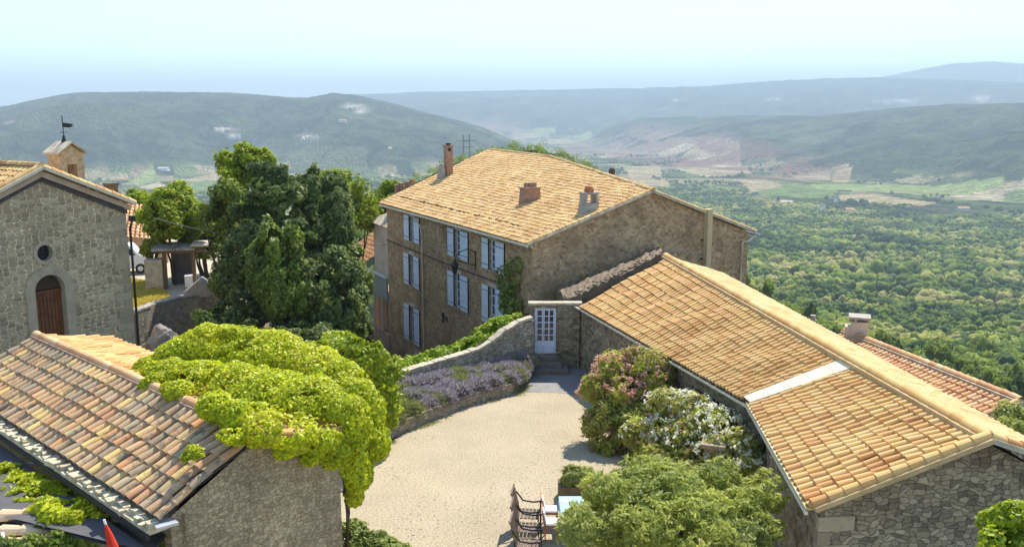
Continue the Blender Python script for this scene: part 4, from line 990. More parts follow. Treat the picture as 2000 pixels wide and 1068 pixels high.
# ------------------------------------------------------------------ rear house on the right
rear = empty('rear_house', (15, 33, -2), 'low rear house with a darker orange tiled roof beyond the long annex roof', 'house')
q1 = atY(1650, 650, 41); q2 = atY(1992, 786, 29.5); zr_ = (q1.z+q2.z)/2
dd = (q2-q1).normalized(); side = V((-dd.y, dd.x, 0)).normalized()
if side.x > 0: side = -side
e_a = q1+side*3.4-UP*1.25; e_b = q2+side*3.4-UP*1.25
tiles('roof', q1, q2, e_a, e_b, rear, TBACK, TCHANNEL, sp=.29, ln=.42)
tiles('roof', q1, q2, q1-side*3.2-UP*1.4, q2-side*3.2-UP*1.4, rear, TBACK, TCHANNEL, sp=.29, ln=.42)
ridge_caps('ridge_tile', [q1+UP*.08, q2+UP*.08], rear, TBACK, .15, .42, M['mortar'])
ridge_caps('verge_tile', [q2+UP*.05, e_b+UP*.05], rear, TBACK, .13, .42, M['mortar'])
wr = MB(); D_ = -dd*.3
wr.poly([e_b+D_-UP*9, e_b+D_-UP*.1, q2+D_-UP*.08, q2-side*3.2-UP*1.5+D_, q2-side*3.2-UP*10+D_]); wr.quad(e_b+D_-side*.2-UP*9, e_b+D_-side*.2-UP*.1, e_a-side*.2-UP*.1, e_a-side*.2-UP*9)
wr.poly([e_a-UP*9, e_a-UP*.1, q1-UP*.08, q1-side*3.2-UP*1.5, q1-side*3.2-UP*10]); wr.build('wall', M['annex'], rear)
c = q1.lerp(q2, .07); p = atY(1680, 655, c.y-.2); ch = MB(); ch.box(V((p.x, c.y, p.z-.2)), .72, .72, 1.7, 20); ch.box(V((p.x-.35, c.y+.1, p.z-.15)), .5, .6, 1.1, 20)
o = ch.build('chimney', M['plaster'], rear); cp_ = MB(); cp_.box(V((p.x, c.y, p.z+.85)), .95, .95, .10, 20)
for sx_, sy_ in ((-1, -1), (1, -1), (1, 1), (-1, 1)): cp_.box(V((p.x+sx_*.3, c.y+sy_*.3, p.z+.72)), .12, .12, .18, 20)
cp_.build('chimney_cap', M['greyrender'], o)
p = atY(1588, 624, 42); ch = MB(); ch.box(p-UP*.5, .32, .32, 1.0, 10); ch.lathe(p-UP*.02, [(.13, 0), (.11, .2), (.14, .24)], 9)
o = ch.build('chimney', M['greyrender'], rear)
# white roof corner far right
p = atY(1993, 776, 29); 

# ------------------------------------------------------------------ foreground left building
e_ = V((-6.27, 15.05, 4.75)); azR = -47.5; rv_ = azv(azR); gv_ = azv(42.5)
q_ = onp(665, 880, e_, 42.5); wG = (V((q_.x, q_.y, e_.z))-e_).length
rid = e_+gv_*wG*.52+UP*1.0; LEN = 11.6
left = empty('vine_house', e_+rv_*4-UP*4.7, 'nearest stone building with mottled old clay tiles half covered by a bright green vine', 'outbuilding')
ridF = rid+rv_*LEN; eF = e_+rv_*(LEN+.3); bk_ = V((e_.x, e_.y, e_.z+.5))+gv_*(wG+.1); bkF = ridF+gv_*2.0-UP*.45
tiles('roof', rid+gv_*-.05, ridF, e_-gv_*.05, eF, left, TOLD, plain('old_channel', (.10, .075, .05), .95, .3, 6, .4), sp=.29, ln=.40, jit=1.7, seg=7)
tiles('roof', rid, ridF, bk_, bkF, left, TANNEX, TCHANNEL, sp=.29, ln=.42, jit=1.3)
ridge_caps('ridge_tile', [ridF+UP*.03, rid+UP*.03], left, TBACK, .115, .42, M['brick'])
wl = MB(); bb = -rv_*.0+rv_*.12
P0 = e_+gv_*.12+bb; P1 = bk_-gv_*.05+bb
wl.poly([V((P0.x, P0.y, -1)), V((P1.x, P1.y, -1)), P1-UP*.08, rid+bb-UP*.06, P0-UP*.06])
wl.quad(V((P1.x, P1.y, -1)), V((bkF.x, bkF.y, -1)), bkF-UP*.1, P1-UP*.1)
fw = e_+gv_*.35; fwF = eF+gv_*.35; wl.quad(V((fw.x, fw.y, -1)), fw-UP*.06, fwF-UP*.06, V((fwF.x, fwF.y, -1)))
wl.poly([V((bkF.x, bkF.y, -1)), V((fwF.x, fwF.y, -1)), fwF-UP*.06, ridF-UP*.06, bkF-UP*.06])
wl.build('wall', M['gable'], left)
# whitish lime course and broken tiles under the front eave
lm = MB()
for i in range(84):
    s_ = i/84; p = (e_+rv_*.15).lerp(eF, s_)+gv_*(-.10-.14*random.random())-UP*(.08+random.uniform(0, .06)); lm.box(p-gv_*.05, random.uniform(.08, .22), random.uniform(.10, .30), random.uniform(.05, .12), azR+random.uniform(-14, 14), random.random())
lm.bar(e_-gv_*.13-UP*.20+rv_*.1, eF-gv_*.13-UP*.20, .42, .12); lm.build('lime_eave', plain('chalky_lime', (.66, .58, .40), .95, .25, 7, .8, c2=(.34, .28, .17)), left)
le = MB(); le.bar(e_-gv_*.36-UP*.26, eF-gv_*.36-UP*.26, .06, .10); le.build('gutter', M['iron'], left)
zc = MB(); zc.prism([e_+V((-.1, -.25, -.12)), e_+V((.22, -.02, -.12)), e_+V((.05, .12, -.08)), e_+V((-.28, .02, -.08))], V((0, 0, .05))); zc.build('zinc_flashing', M['zinc'], left)

# lower felt roof and row of tiles at the bottom left
low = empty('lean_to', (-9, 13, 2), 'dark felt covered lean-to roof at the bottom left edged with long clay tiles', 'lean-to')
sl = MB(); b0 = e_-gv_*.30-UP*.55; b1 = eF-gv_*.3-UP*.55+rv_*2
c0 = atz(335, 1020, 3.9); c1 = atz(-240, 965, 3.9)
sl.prism([b0, b1, b1-gv_*4.6-UP*.3, c1, c0], V((0, 0, -.08))); sl.build('felt_roof', M['slate'], low)
lb = MB(); lb.bar(atz(-40, 904, 4.12), atz(95, 903, 4.12), .04, .025); lb.build('batten', M['white'], low)
lb = MB(); lb.tube([atz(-60, 1002, 4.0), atz(60, 992, 4.0)], .03, 6); lb.tube([atz(180, 985, 4.0), atz(265, 980, 4.0)], .03, 6); lb.build('pipe', M['ashlar'], low)
def longrow(z, pts, r, seed):
    ridge_caps('edge_tile', pts, low, TOLDP, r, .40)
TOLDP = tile_mat('tile_edge', [(.62, .46, .26), (.58, .36, .20), (.68, .55, .36), (.60, .42, .18)], .5, (.60, .54, .42))
longrow(4.0, [atz(-80, 1016, 4.0), atz(130, 1008, 4.0), atz(330, 992, 4.0)], .17, 1)
longrow(4.0, [atz(-80, 1045, 3.9), atz(130, 1037, 3.9), atz(310, 1012, 3.9)], .15, 2)
longrow(4.0, [atz(-80, 1066, 3.8), atz(130, 1062, 3.8), atz(210, 1052, 3.8)], .14, 3)
lw = MB(); c2_ = atz(330, 1040, 3.7); c3_ = atz(-300, 1085, 3.7); lw.quad(V((c2_.x, c2_.y, -1)), V((c3_.x, c3_.y, -1)), c3_, c2_); lw.prism([c2_, c3_, c3_+V((0, 1.2, 0)), c2_+V((0, .9, 0))], V((0, 0, .12))); lw.build('wall', M['wall'], low)

# ------------------------------------------------------------------ chapel
AZ = 32.0; cc = atY(243, 398, 40); cu = azv(AZ); cb_ = azv(AZ-90)      # facade direction, depth direction (back-left)
CPt = lambda px, py, d=0: onp(px, py, cc-cb_*d, AZ)
apx = CPt(75, 332); W_ = ((cc-V((0, 0, 0))-V((apx.x, apx.y, cc.z))).dot(cu)); Kc = (apx.z-cc.z)/W_
chapel = empty('chapel', V((apx.x, apx.y, 1)), 'grey stone chapel with an arched brown door, round window and small bell turret', 'chapel')
CH = lambda s, b, z: V((apx.x, apx.y, 0))+cu*s+cb_*b+UP*z
ZA, ZC = apx.z, cc.z; ZB = 0.0
# door and oculus openings
dpx = CPt(98, 575); ds = (dpx-V((apx.x, apx.y, dpx.z))).dot(cu); hwD = .5*((CPt(128, 600)-CPt(69, 600)).dot(cu)); zspring = CPt(70, 571).z; 
ocp = CPt(87, 494); os_ = (ocp-V((apx.x, apx.y, ocp.z))).dot(cu); orr = .5*(CPt(87, 478).z-CPt(87, 511).z)
fb = MB(); fr = -cb_
# facade built as columns so that arch and round window are real openings
def archz(s):
    if abs(s-ds) < hwD: return zspring+math.sqrt(max(0, hwD**2-(s-ds)**2))
    return None
def topz(s): return ZA-abs(s)*Kc-.02
ss_ = sorted(set([-W_-.0, W_]+[ds+hwD*math.cos(math.pi*k/16) for k in range(17)]+[os_+orr*math.cos(math.pi*k/16) for k in range(17)]+[0]+list(np.linspace(-W_, W_, 9))))
for a, b in zip(ss_[:-1], ss_[1:]):
    if b-a < 1e-5: continue
    m_ = (a+b)/2; segs = [(ZB, ZB, topz(a), topz(b))]
    lo_a = archz(a) if abs(a-ds) < hwD+1e-6 and abs(m_-ds) < hwD else None
    A_, B_ = (ZB, ZB)
    if abs(m_-ds) < hwD: A_ = archz(a) or zspring; B_ = archz(b) or zspring
    if abs(m_-os_) < orr:
        ha = math.sqrt(max(0, orr**2-(a-os_)**2)); hb = math.sqrt(max(0, orr**2-(b-os_)**2)); zo = ocp.z
        fb.quad(CH(a, 0, A_), CH(b, 0, B_), CH(b, 0, zo-hb), CH(a, 0, zo-ha)); fb.quad(CH(a, 0, zo+ha), CH(b, 0, zo+hb), CH(b, 0, topz(b)), CH(a, 0, topz(a)))
    else: fb.quad(CH(a, 0, A_), CH(b, 0, B_), CH(b, 0, topz(b)), CH(a, 0, topz(a)))
fb.quad(CH(W_, 0, ZB), CH(W_, 16, ZB), CH(W_, 16, ZC), CH(W_, 0, ZC)); fb.quad(CH(-W_, 0, ZB), CH(-W_, 0, ZC), CH(-W_, 16, ZC), CH(-W_, 16, ZB))
fb.poly([CH(-W_, 16, ZB), CH(W_, 16, ZB), CH(W_, 16, ZC), CH(0, 16, ZA), CH(-W_, 16, ZC)]); fb.build('wall', M['chapel'], chapel)
def arc_strip(mb, cs, cz, r0, r1, a0_, a1_, d0, d1, n=16):
    for k in range(n):
        t0 = a0_+(a1_-a0_)*k/n; t1 = a0_+(a1_-a0_)*(k+1)/n
        P_ = lambda r, t_, d: CH(cs+r*math.cos(t_), d, cz+r*math.sin(t_))
        mb.quad(P_(r0, t0, d0), P_(r1, t0, d0), P_(r1, t1, d0), P_(r0, t1, d0)); mb.quad(P_(r1, t0, d0), P_(r1, t0, d1), P_(r1, t1, d1), P_(r1, t1, d0)); mb.quad(P_(r0, t0, d0), P_(r0, t1, d0), P_(r0, t1, d1), P_(r0, t0, d1))
        mb.quad(P_(r0, t0, d0), P_(r0, t1, d0), P_(r0, t1, .35), P_(r0, t0, .35))
sr = MB(); arc_strip(sr, ds, zspring, hwD, hwD+.40, 0, math.pi, -.05, .02)
for s_ in (-1, 1):
    a, b = ds+s_*hwD, ds+s_*(hwD+.40); sr.prism([CH(a, -.05, ZB), CH(b, -.05, ZB), CH(b, -.05, zspring), CH(a, -.05, zspring)], cb_*.35)
sr.build('door_surround', M['ashlar'], chapel)
so_ = MB(); arc_strip(so_, os_, ocp.z, orr*.95, orr+.14, 0, 2*math.pi, -.04, .02, 24); ow = so_.build('round_window', M['ashlar'], chapel)
go = MB(); go.poly([CH(os_+orr*math.cos(2*math.pi*k/24), .25, ocp.z+orr*math.sin(2*math.pi*k/24)) for k in range(24)]); go.build('pane', M['glass'], ow)
gi = MB()
for k in (-.5, 0, .5): gi.bar(CH(os_+k*orr, .2, ocp.z-orr*.85), CH(os_+k*orr, .2, ocp.z+orr*.85), .03, .03); gi.bar(CH(os_-orr*.85, .2, ocp.z+k*orr), CH(os_+orr*.85, .2, ocp.z+k*orr), .03, .03)
gi.build('grille', M['iron'], ow)
dl = MB(); n = 8
for k in range(n):
    a = ds-hwD+2*hwD*k/n+.01; b = ds-hwD+2*hwD*(k+1)/n-.01; dl.prism([CH(a, .3, ZB), CH(b, .3, ZB), CH(b, .3, zspring-.05), CH(a, .3, zspring-.05)], cb_*.05)
dl.bar(CH(ds-hwD, .27, zspring-.1), CH(ds+hwD, .27, zspring-.1), .08, .12); cdoor = dl.build('door', M['wood'], chapel)
fl_ = MB(); fl_.poly([CH(ds+hwD*math.cos(math.pi*k/16), .32, zspring+hwD*math.sin(math.pi*k/16)) for k in range(17)]); fl_.build('fanlight', plain('dark_fanlight', (.07, .045, .03), .7, .3, 5, .2), cdoor)
# cornice under the rakes: plaster band
cm = MB()
for s_ in (-1, 1):
    cm.prism([CH(0, -.20, ZA-.02), CH(s_*(W_+.15), -.20, ZC-.06), CH(s_*(W_+.15), -.20, ZC-.28), CH(0, -.20, ZA-.28)], cb_*.22)
cm.build('cornice', plain('pinkish_cornice', (.55, .40, .28), .9, .25, 2, .2), chapel)
cd = MB()  # dark strip painted as the shade under the cornice
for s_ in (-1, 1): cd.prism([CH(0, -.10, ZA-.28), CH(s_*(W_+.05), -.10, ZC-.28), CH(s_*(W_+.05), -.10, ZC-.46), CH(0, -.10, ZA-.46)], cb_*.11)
cd.build('cornice_shadow_course', plain('cornice_shade_dark', (.09, .08, .075), .9, .3, 5, .3), chapel)
tiles('roof', CH(0, -.3, ZA+.08), CH(0, 16, ZA+.08), CH(-W_-.4, -.3, ZC-.05), CH(-W_-.4, 16, ZC-.05), chapel, TMAIN, TCHANM, sp=.29, ln=.42)
tiles('roof', CH(0, -.3, ZA+.08), CH(0, 16, ZA+.08), CH(W_+.35, -.3, ZC-.05), CH(W_+.35, 16, ZC-.05), chapel, TMAIN, TCHANM, sp=.29, ln=.42)
ridge_caps('ridge_tile', [CH(0, -.3, ZA+.16), CH(0, 16, ZA+.16)], chapel, TMAIN, .15)
ridge_caps('verge_tile', [CH(0, -.2, ZA+.13), CH(W_+.35, -.2, ZC+.02)], chapel, TMAIN, .14, .42, M['cream']); ridge_caps('verge_tile', [CH(0, -.2, ZA+.13), CH(-W_-.35, -.2, ZC+.02)], chapel, TMAIN, .14, .42, M['cream'])
QS = tile_mat('quoin_stone', [(.36, .29, .18), (.46, .38, .25), (.30, .24, .15), (.40, .32, .20)], .4, (.5, .42, .28))
qm = MB(); z = ZB; k = 0
while z < ZC-.7:
    h = random.uniform(.26, .42); l = random.choice((.35, .6)) if k % 2 else random.uniform(.6, .85); qm.prism([CH(W_-l, -.022, z), CH(W_+.022, -.022, z), CH(W_+.022, .5-l*.2, z), CH(W_-l, .5-l*.2, z)], UP*(h-.03), random.random()); z += h; k += 1
qm.build('quoins', QS, chapel)
dpi = MB(); dpi.tube([CH(W_+.30, -.05, ZC-.75), CH(W_+.12, -.1, ZC-1.1), CH(W_+.10, -.1, ZB)], .055, 7); dpi.box(CH(W_+.3, -.05, ZC-.7), .22, .2, .25, AZ); dpi.build('downpipe', M['iron'], chapel)
bl_ = MB(); bl_.box(CH(W_-.2, .6, ZC+.45), .42, .42, .8, AZ); bl_.box(CH(W_-.2, .6, ZC+.88), .52, .52, .1, AZ); bl_.build('corner_pier', M['oldwood'], chapel)
# bell turret
bt = atY(130, 330, 42.8); btw = .60
bc = V((bt.x, bt.y, 0)); tm_ = MB(); zb0 = atY(130, 352, 42.8).z-1.2; zb1 = atY(130, 300, 42.8).z
X = cu*btw; Y = cb_*.5
opw = .24; zo0 = zb1-1.25; zo1 = zb1-.5
for s_ in (-1, 1): tm_.prism([bc+X*s_-Y+UP*zb0, bc+X*s_+Y+UP*zb0, bc+cu*s_*opw+Y+UP*zb0, bc+cu*s_*opw-Y+UP*zb0], UP*(zb1-zb0))
tm_.prism([bc-cu*opw-Y*.99+UP*zb0, bc+cu*opw-Y*.99+UP*zb0, bc+cu*opw+Y*.99+UP*zb0, bc-cu*opw+Y*.99+UP*zb0], UP*(zo0-zb0))
tm_.prism([bc-cu*opw-Y*.99+UP*zo1, bc+cu*opw-Y*.99+UP*zo1, bc+cu*opw+Y*.99+UP*zo1, bc-cu*opw+Y*.99+UP*zo1], UP*(zb1-zo1))
tm_.prism([bc-X-Y+UP*zb1, bc+X-Y+UP*zb1, bc-Y+UP*(zb1+.42)], Y*2)
tw = tm_.build('bell_turret', M['ochre'], chapel)
tr_ = MB()
for s_ in (-1, 1): tr_.prism([bc-Y*1.3+UP*(zb1+.50), bc+X*1.25*s_-Y*1.3+UP*(zb1-.02), bc+X*1.25*s_+Y*1.3+UP*(zb1-.02), bc+Y*1.3+UP*(zb1+.50)], UP*.09)
tr_.build('turret_roof', M['mortar'], tw)
be = MB(); be.lathe(bc+UP*(zo1-.55), [(.17, 0), (.13, .12), (.10, .3), (.04, .4)], 10); be.build('bell', plain('bronze_bell', (.12, .10, .06), .5, .2, 4, .1, metal=.6), tw)
vn = MB(); zt_ = zb1+.55; vn.lathe(bc+UP*zt_, [(.14, 0), (.09, .12), (.05, .3)], 8); vn.tube([bc+UP*zt_, bc+UP*(zt_+1.25)], .02, 6)
fd = azv(80)
vn.prism([bc+UP*(zt_+.70), bc+fd*.25+UP*(zt_+.67), bc+fd*.50+UP*(zt_+.72), bc+fd*.38+UP*(zt_+.77), bc+fd*.50+UP*(zt_+.83), bc+fd*.2+UP*(zt_+.88), bc+UP*(zt_+.90)], V((0, .02, 0)))
vn.tube([bc-fd*.15+UP*(zt_+.45), bc+fd*.15+UP*(zt_+.45)], .014, 5); vn.build('weather_vane', M['iron'], tw)

# ------------------------------------------------------------------ middle left: terrace, wall, shelter, van
TZ = .85
te = MB(); tp = [atz(262, 612, TZ), atz(300, 598, TZ), atz(345, 586, TZ), atz(400, 578, TZ), atz(440, 576, TZ)]
far_ = [atz(470, 520, TZ)+V((2, 12, 0)), atz(200, 500, TZ)+V((-8, 12, 0)), atz(190, 640, TZ)]
te.prism([p-UP*.05 for p in tp]+[p-UP*.05 for p in far_], V((0, 0, -9))); o = te.build('terrace_ground', plain('terrace_gravel', (.50, .43, .30), .95, .2, .8, .4)); tag(o, kind='structure')
def rubble_wall(name, pts, zb, th, mat, label, cat, rough=.06, stones=True, parent=None, coping=None):
    """wall following top points pts, down to zb"""
    mb = MB(); P_ = []
    for a, b in zip(pts[:-1], pts[1:]):
        a = V(a); b = V(b); n = max(1, int((b-a).length/.28))
        P_ += [a.lerp(b, i/n) for i in range(n)]
    P_.append(V(pts[-1])); rings = []
    for i, p in enumerate(P_):
        d = (P_[min(i+1, len(P_)-1)]-P_[max(i-1, 0)]); s = V((d.y, -d.x, 0)).normalized(); z_b = zb(p) if callable(zb) else zb
        nrow = 5; ring = []
        for k in range(nrow+1): ring.append(p+s*(th/2+random.uniform(-rough, rough)*.5*(k < nrow))-UP*((p.z-z_b)*(1-k/nrow)))
        for k in range(nrow+1):
            ring.append(p-s*(th/2+random.uniform(-rough, rough)*.5)-UP*((p.z-z_b)*k/nrow))
        jz = random.uniform(-rough, rough); ring[nrow] += UP*jz; ring[nrow+1] += UP*jz; rings.append(ring)
    n = len(rings[0])
    for i in range(len(rings)-1):
        for k in range(n-1): mb.quad(rings[i][k], rings[i][k+1], rings[i+1][k+1], rings[i+1][k])
    mb.poly(rings[0]); mb.poly(rings[-1][::-1])
    o = mb.build(name, mat, parent)
    if label: tag(o, label, cat)
    if coping:
        cm_ = MB()
        for i in range(0, len(P_)-1):
            d = (P_[i+1]-P_[i]).normalized(); c_ = P_[i].lerp(P_[i+1], .5)+UP*.05
            jj = V((random.uniform(-.03, .03), random.uniform(-.03, .03), random.uniform(-.02, .02))); cm_.bar(P_[i]+UP*.04+jj, P_[i+1]+UP*.04+jj-d*.012, th*random.uniform(.9, 1.12), random.uniform(.09, .13), rnd=random.random())
        cm_.build('coping', coping, o)
    return o
rubble_wall('retaining_wall', [p+UP*.12 for p in tp[:4]]+[atz(470, 578, TZ)+UP*.1], -6, .5, M['wall'], 'rough stone retaining wall below the yellow grass between chapel and conifer', 'wall', .1, coping=M['greyrender'])
import bmesh as _bm
def rock(name, c, s, seed, mat, label=None, cat=None, parent=None):
    bm = _bm.new(); _bm.ops.create_icosphere(bm, subdivisions=4, radius=1); rs_ = random.Random(seed)
    for v in bm.verts:
        p = v.co; k = .86+.5*(float(fbm(np.array([p.x*1.6+seed]), np.array([p.y*1.4+p.z*2.1]), 5, 5)[0])-.5)*2; v.co = V((p.x*s[0]*k, p.y*s[1]*k, p.z*s[2]*k))
    mb = MB(); mb.v = [tuple(V(c)+v.co) for v in bm.verts]; mb.f = [tuple(v.index for v in f.verts) for f in bm.faces]; mb.r = [.5]*len(mb.f); bm.free()
    o = mb.build(name, mat, parent); 
    if label: tag(o, label, cat)
    return o
pr = atY(312, 672, 42); rock('boulder', pr-UP*.4, (1.0, .9, 1.3), 3, M['rock'], 'big pale limestone boulder standing before the retaining wall by the chapel', 'boulder')
pr = atY(565, 660, 46); rock('boulder', pr-UP*.3, (.7, .6, .6), 9, M['rock'], 'small grey boulder at the foot of the dark conifer', 'boulder')
pr = atY(350, 660, 43); rock('boulder', pr-UP*.5, (.6, .6, .5), 5, M['rock'], 'low grey boulder just right of the big pale boulder', 'boulder')
# dry yellow grass on the terrace
gx = []; 
poly_g = [tuple(atz(a, b, TZ))[:2] for a, b in ((256, 545), (290, 552), (330, 575), (335, 590), (300, 600), (262, 610), (250, 600))]
xs = [p[0] for p in poly_g]; ys = [p[1] for p in poly_g]; X_ = rng.uniform(min(xs), max(xs), 14000); Y_ = rng.uniform(min(ys), max(ys), 14000); k = pip(X_, Y_, poly_g); X_ = X_[k]; Y_ = Y_[k]
P_ = np.stack([X_, Y_, np.full(len(X_), TZ+.08)], 1); Nn = rand_unit(len(P_)); Nn[:, 2] *= .4
v, f = leaf_arrays(P_, Nn, .07, 3.5, .3, -1.2); o = fastmesh('dry_grass', v, f, LF['dry'], rnd=rng.random(len(P_))); tag(o, 'sunlit yellow dry grass on the terrace beside the chapel', 'grass', kind='stuff')
# shelter
sh = empty('garden_shelter', atz(345, 556, TZ), 'small open shelter with a mossy flat stone roof on the terrace', 'shelter')
c0 = atz(345, 562, TZ); X = V((.97, .22, 0)); Y = V((-.22, .97, 0))
sw = 5.2/2*.62
m = MB(); m.prism([c0-X*1.8-Y*.4, c0-X*.75-Y*.4, c0-X*.75+Y*.7, c0-X*1.8+Y*.7], UP*1.9); m.build('wall', M['mortar'], sh)
m = MB()
for k in (-.62, 1.15): m.bar(c0+X*k, c0+X*k+UP*2.3, .22, .22, X)
m.bar(c0+X*-.9+UP*2.36, c0+X*1.95+UP*2.36, .2, .2); m.build('post', M['oldwood'], sh)
m = MB(); m.prism([c0-X*1.3-Y*.5+UP*2.48, c0+X*1.3-Y*.5+UP*2.48, c0+X*1.4+Y*1.9+UP*2.6, c0-X*1.3+Y*1.9+UP*2.6], UP*.14); m.build('roof', M['rock'], sh)
m = MB(); m.prism([c0+X*1.1-Y*.6+UP*2.72, c0+X*2.1-Y*.6+UP*2.70, c0+X*2.1+Y*1.2+UP*2.75, c0+X*1.1+Y*1.2+UP*2.75], UP*.12); m.build('upper_slab', M['plaster'], sh)
m = MB(); m.prism([c0-X*.45+Y*1.5, c0+X*1.0+Y*1.5, c0+X*1.0+Y*1.6, c0-X*.45+Y*1.6], UP*2.4); m.build('back_panel', M['slate'], sh)
bx = MB(); bx.box(c0+X*.78+Y*.2+UP*.35, .5, .45, .7, -12); bx.box(c0+X*.78+Y*.2+UP*.73, .56, .5, .06, -12); o = bx.build('white_cabinet', M['white']); tag(o, 'white cabinet standing inside the open garden shelter', 'cabinet')
tb = MB(); c1 = atz(392, 578, TZ); tb.prism([c1-X*1.0-Y*.5, c1+X*.6-Y*.5, c1+X*.9-Y*.5+UP*.5, c1+X*.1-Y*.5+UP*1.15, c1-X*.9-Y*.5+UP*.35], Y*1.1); o = tb.build('grey_gravestone_slab', M['greyrender'], bevel=.03); tag(o, 'grey gabled concrete block behind the retaining wall next to the conifer', 'block')
# van
vp = atz(262, 540, TZ)+V((0, 2.2, 0)); van = empty('parked_van', vp, 'white van parked beside the chapel, partly hidden by its corner', 'van')
vx = V((.96, .27, 0)); vy = V((-.27, .96, 0)); vo = vp-vx*1.75
sec = [(-2.3, .35), (2.25, .35), (2.4, .8), (2.3, 1.15), (1.45, 1.3), (.85, 2.0), (-2.2, 2.05), (-2.35, 1.2)]
m = MB(); m.prism([vo+vx*a+UP*b-vy*.9 for a, b in sec], vy*1.8); m.build('body', M['carpaint'], van, bevel=.05)
m = MB(); m.prism([vo+vx*a+UP*b-vy*.92 for a, b in ((.1, 1.3), (1.2, 1.3), (.75, 1.85), (.1, 1.85))], vy*.02); m.prism([vo+vx*a+UP*b-vy*.92 for a, b in ((-2.0, 1.3), (-.1, 1.3), (-.1, 1.85), (-2.0, 1.85))], vy*.02); m.build('window', M['glass'], van)
for s_ in (-1.4, 1.45):
    m = MB(); c_ = vo+vx*s_+UP*.34-vy*.95; m.tube([c_, c_+vy*.2], .34, 16); wh = m.build('wheel', M['rubber'], van); m = MB(); m.tube([c_-vy*.01, c_+vy*.05], .19, 12); m.build('rim', M['zinc'], wh)
m = MB(); m.box(vo+vx*2.38+UP*.75-vy*.6, .08, .25, .16, -15); m.build('headlight', M['white'], van)
sd_ = MB(); pz = atY(265, 508, vp.y+2); sd_.prism([pz+V((-2.6, 0, -.9)), pz+V((1.2, 0, -.9)), pz+V((1.3, 0, -.2)), pz+V((.4, 0, .6)), pz+V((-2.6, 0, .6))], V((0, 3, 0)))
o = sd_.build('grey_shed', M['greyrender']); tag(o, 'grey shed roof showing above the white van by the chapel', 'shed')
# house behind the chapel
bhp = atY(262, 430, 66); bh = empty('village_house', bhp-UP*6, 'village house with a faded pink tiled roof just behind the chapel corner', 'house')
a = bhp+V((-2.5, 1, 1.2)); b = bhp+V((1.2, 3.5, .6)); tiles('roof', a, b, a+V((.9, -3.8, -1.9)), b+V((1.2, -3.8, -2.1)), bh, TBACK, TCHANNEL, sp=.3, ln=.42)
m = MB(); a2 = a+V((.9, -3.4, -1.9)); b2 = b+V((1.1, -3.4, -2.1)); m.quad(a2-UP*6, b2-UP*6, b2, a2); m.quad(b2-UP*6, b-UP*7+V((0, .3, 0)), b, b2); m.build('wall', M['peach'], bh)
hp = atY(443, 408, 75); vh = empty('village_house', hp-UP*6, 'pale house glimpsed between the light green tree and the conifer', 'house')
a = hp+V((-1.6, 1, .7)); b = hp+V((2.0, 1.5, .5)); tiles('roof', a, b, a+V((0, -3, -1.3)), b+V((0, -3, -1.3)), vh, TBACK, TCHANNEL, sp=.3, ln=.42)
m = MB(); m.quad(a+V((.1, -2.8, -7)), b+V((-.1, -2.8, -7)), b+V((-.1, -2.8, -1.3)), a+V((.1, -2.8, -1.3))); m.build('wall', M['plaster'], vh)

# ------------------------------------------------------------------ court
ct = MB(); outer = [(-9, 20), (-9, 8), (12, 8), (8.5, 20), (8.2, 26.5), (4.4, 39.5), (3.4, 41.5), (1.0, 41.5), (.3, 39.6), (-2.2, 36.2), (-4.6, 31), (-6, 28), (-9, 27)]
t = NT('court_gravel'); tc = t.N('TexCoord').outputs['Object']; n_ = t.noise(tc, 16, 6, .85); n2 = t.noise(tc, .35, 4, .6)
c_ = t.ramp(n_.outputs['Fac'], [(.41, (.24, .185, .11)), (.49, (.38, .315, .21)), (.57, (.48, .41, .285))]).outputs[0]
c_ = t.mix(.5, c_, t.ramp(n2.outputs['Fac'], [(.3, (.4, .4, .4)), (.7, (.6, .6, .6))]).outputs[0], 'OVERLAY')
n5 = t.noise(tc, .9, 5, .7); c_ = t.mix(t.math('MULTIPLY', t.ramp(n5.outputs['Fac'], [(.58, (0, 0, 0)), (.72, (1, 1, 1))]).outputs[0], .35), c_, (.42, .44, .20))
t.col(c_); n3 = t.noise(tc, 26, 3, .7); t.bump(n3.outputs['Fac'], .5, .02); t.b.inputs['Roughness'].default_value = 1
ct.poly([V((a, b, .0)) for a, b in outer]); o = ct.build('court_gravel', t.m); tag(o, kind='structure')
pv = MB(); pv.poly([V((a, b, .006)) for a, b in ((.35, 39.4), (.0, 38.3), (.25, 37.1), (2.0, 37.0), (4.2, 36.2), (4.9, 36.4), (4.1, 40.8), (3.0, 41.3), (.9, 41.3))]); o = pv.build('shadow_apron', plain('apron_shadow_grey', (.27, .26, .25), .95, .25, 2, .4)); tag(o, kind='structure')  # apron toned dark to stand in for the entrance's cast shadow
# garden wall
gw = [atz(788, 728, 1.15), atz(835, 712, 1.2), atz(880, 699, 1.3), atz(930, 684, 1.45), atz(958, 668, 1.75), atz(985, 645, 2.2), atz(1012, 630, 2.45), atz(1040, 622, 2.6)]
wall_o = rubble_wall('garden_wall', gw, lambda p: -.6, .42, M['wall'], 'curving stone garden wall with a pale coping behind the lavender bed', 'wall', .06, coping=M['mortar'])
kb = [atz(716, 890, 0), atz(735, 872, 0), atz(770, 852, 0), atz(830, 827, 0), atz(900, 797, 0), atz(960, 779, 0), atz(1000, 770, 0), atz(1022, 752, 0)]
rubble_wall('kerb_wall', [p+UP*.42-V((.1, 0, 0)) for p in kb], -.1, .26, M['wall'], 'low stone kerb wall holding the lavender bed beside the gravel court', 'kerb', .05, coping=M['gable'])
bd = MB(); ks = [p+UP*.34-V((.15, -.05, 0)) for p in kb]; gs = [V((p.x, p.y, .62)) for p in gw]
gs2 = [gs[0].lerp(gs[-1], i/7) for i in range(8)]
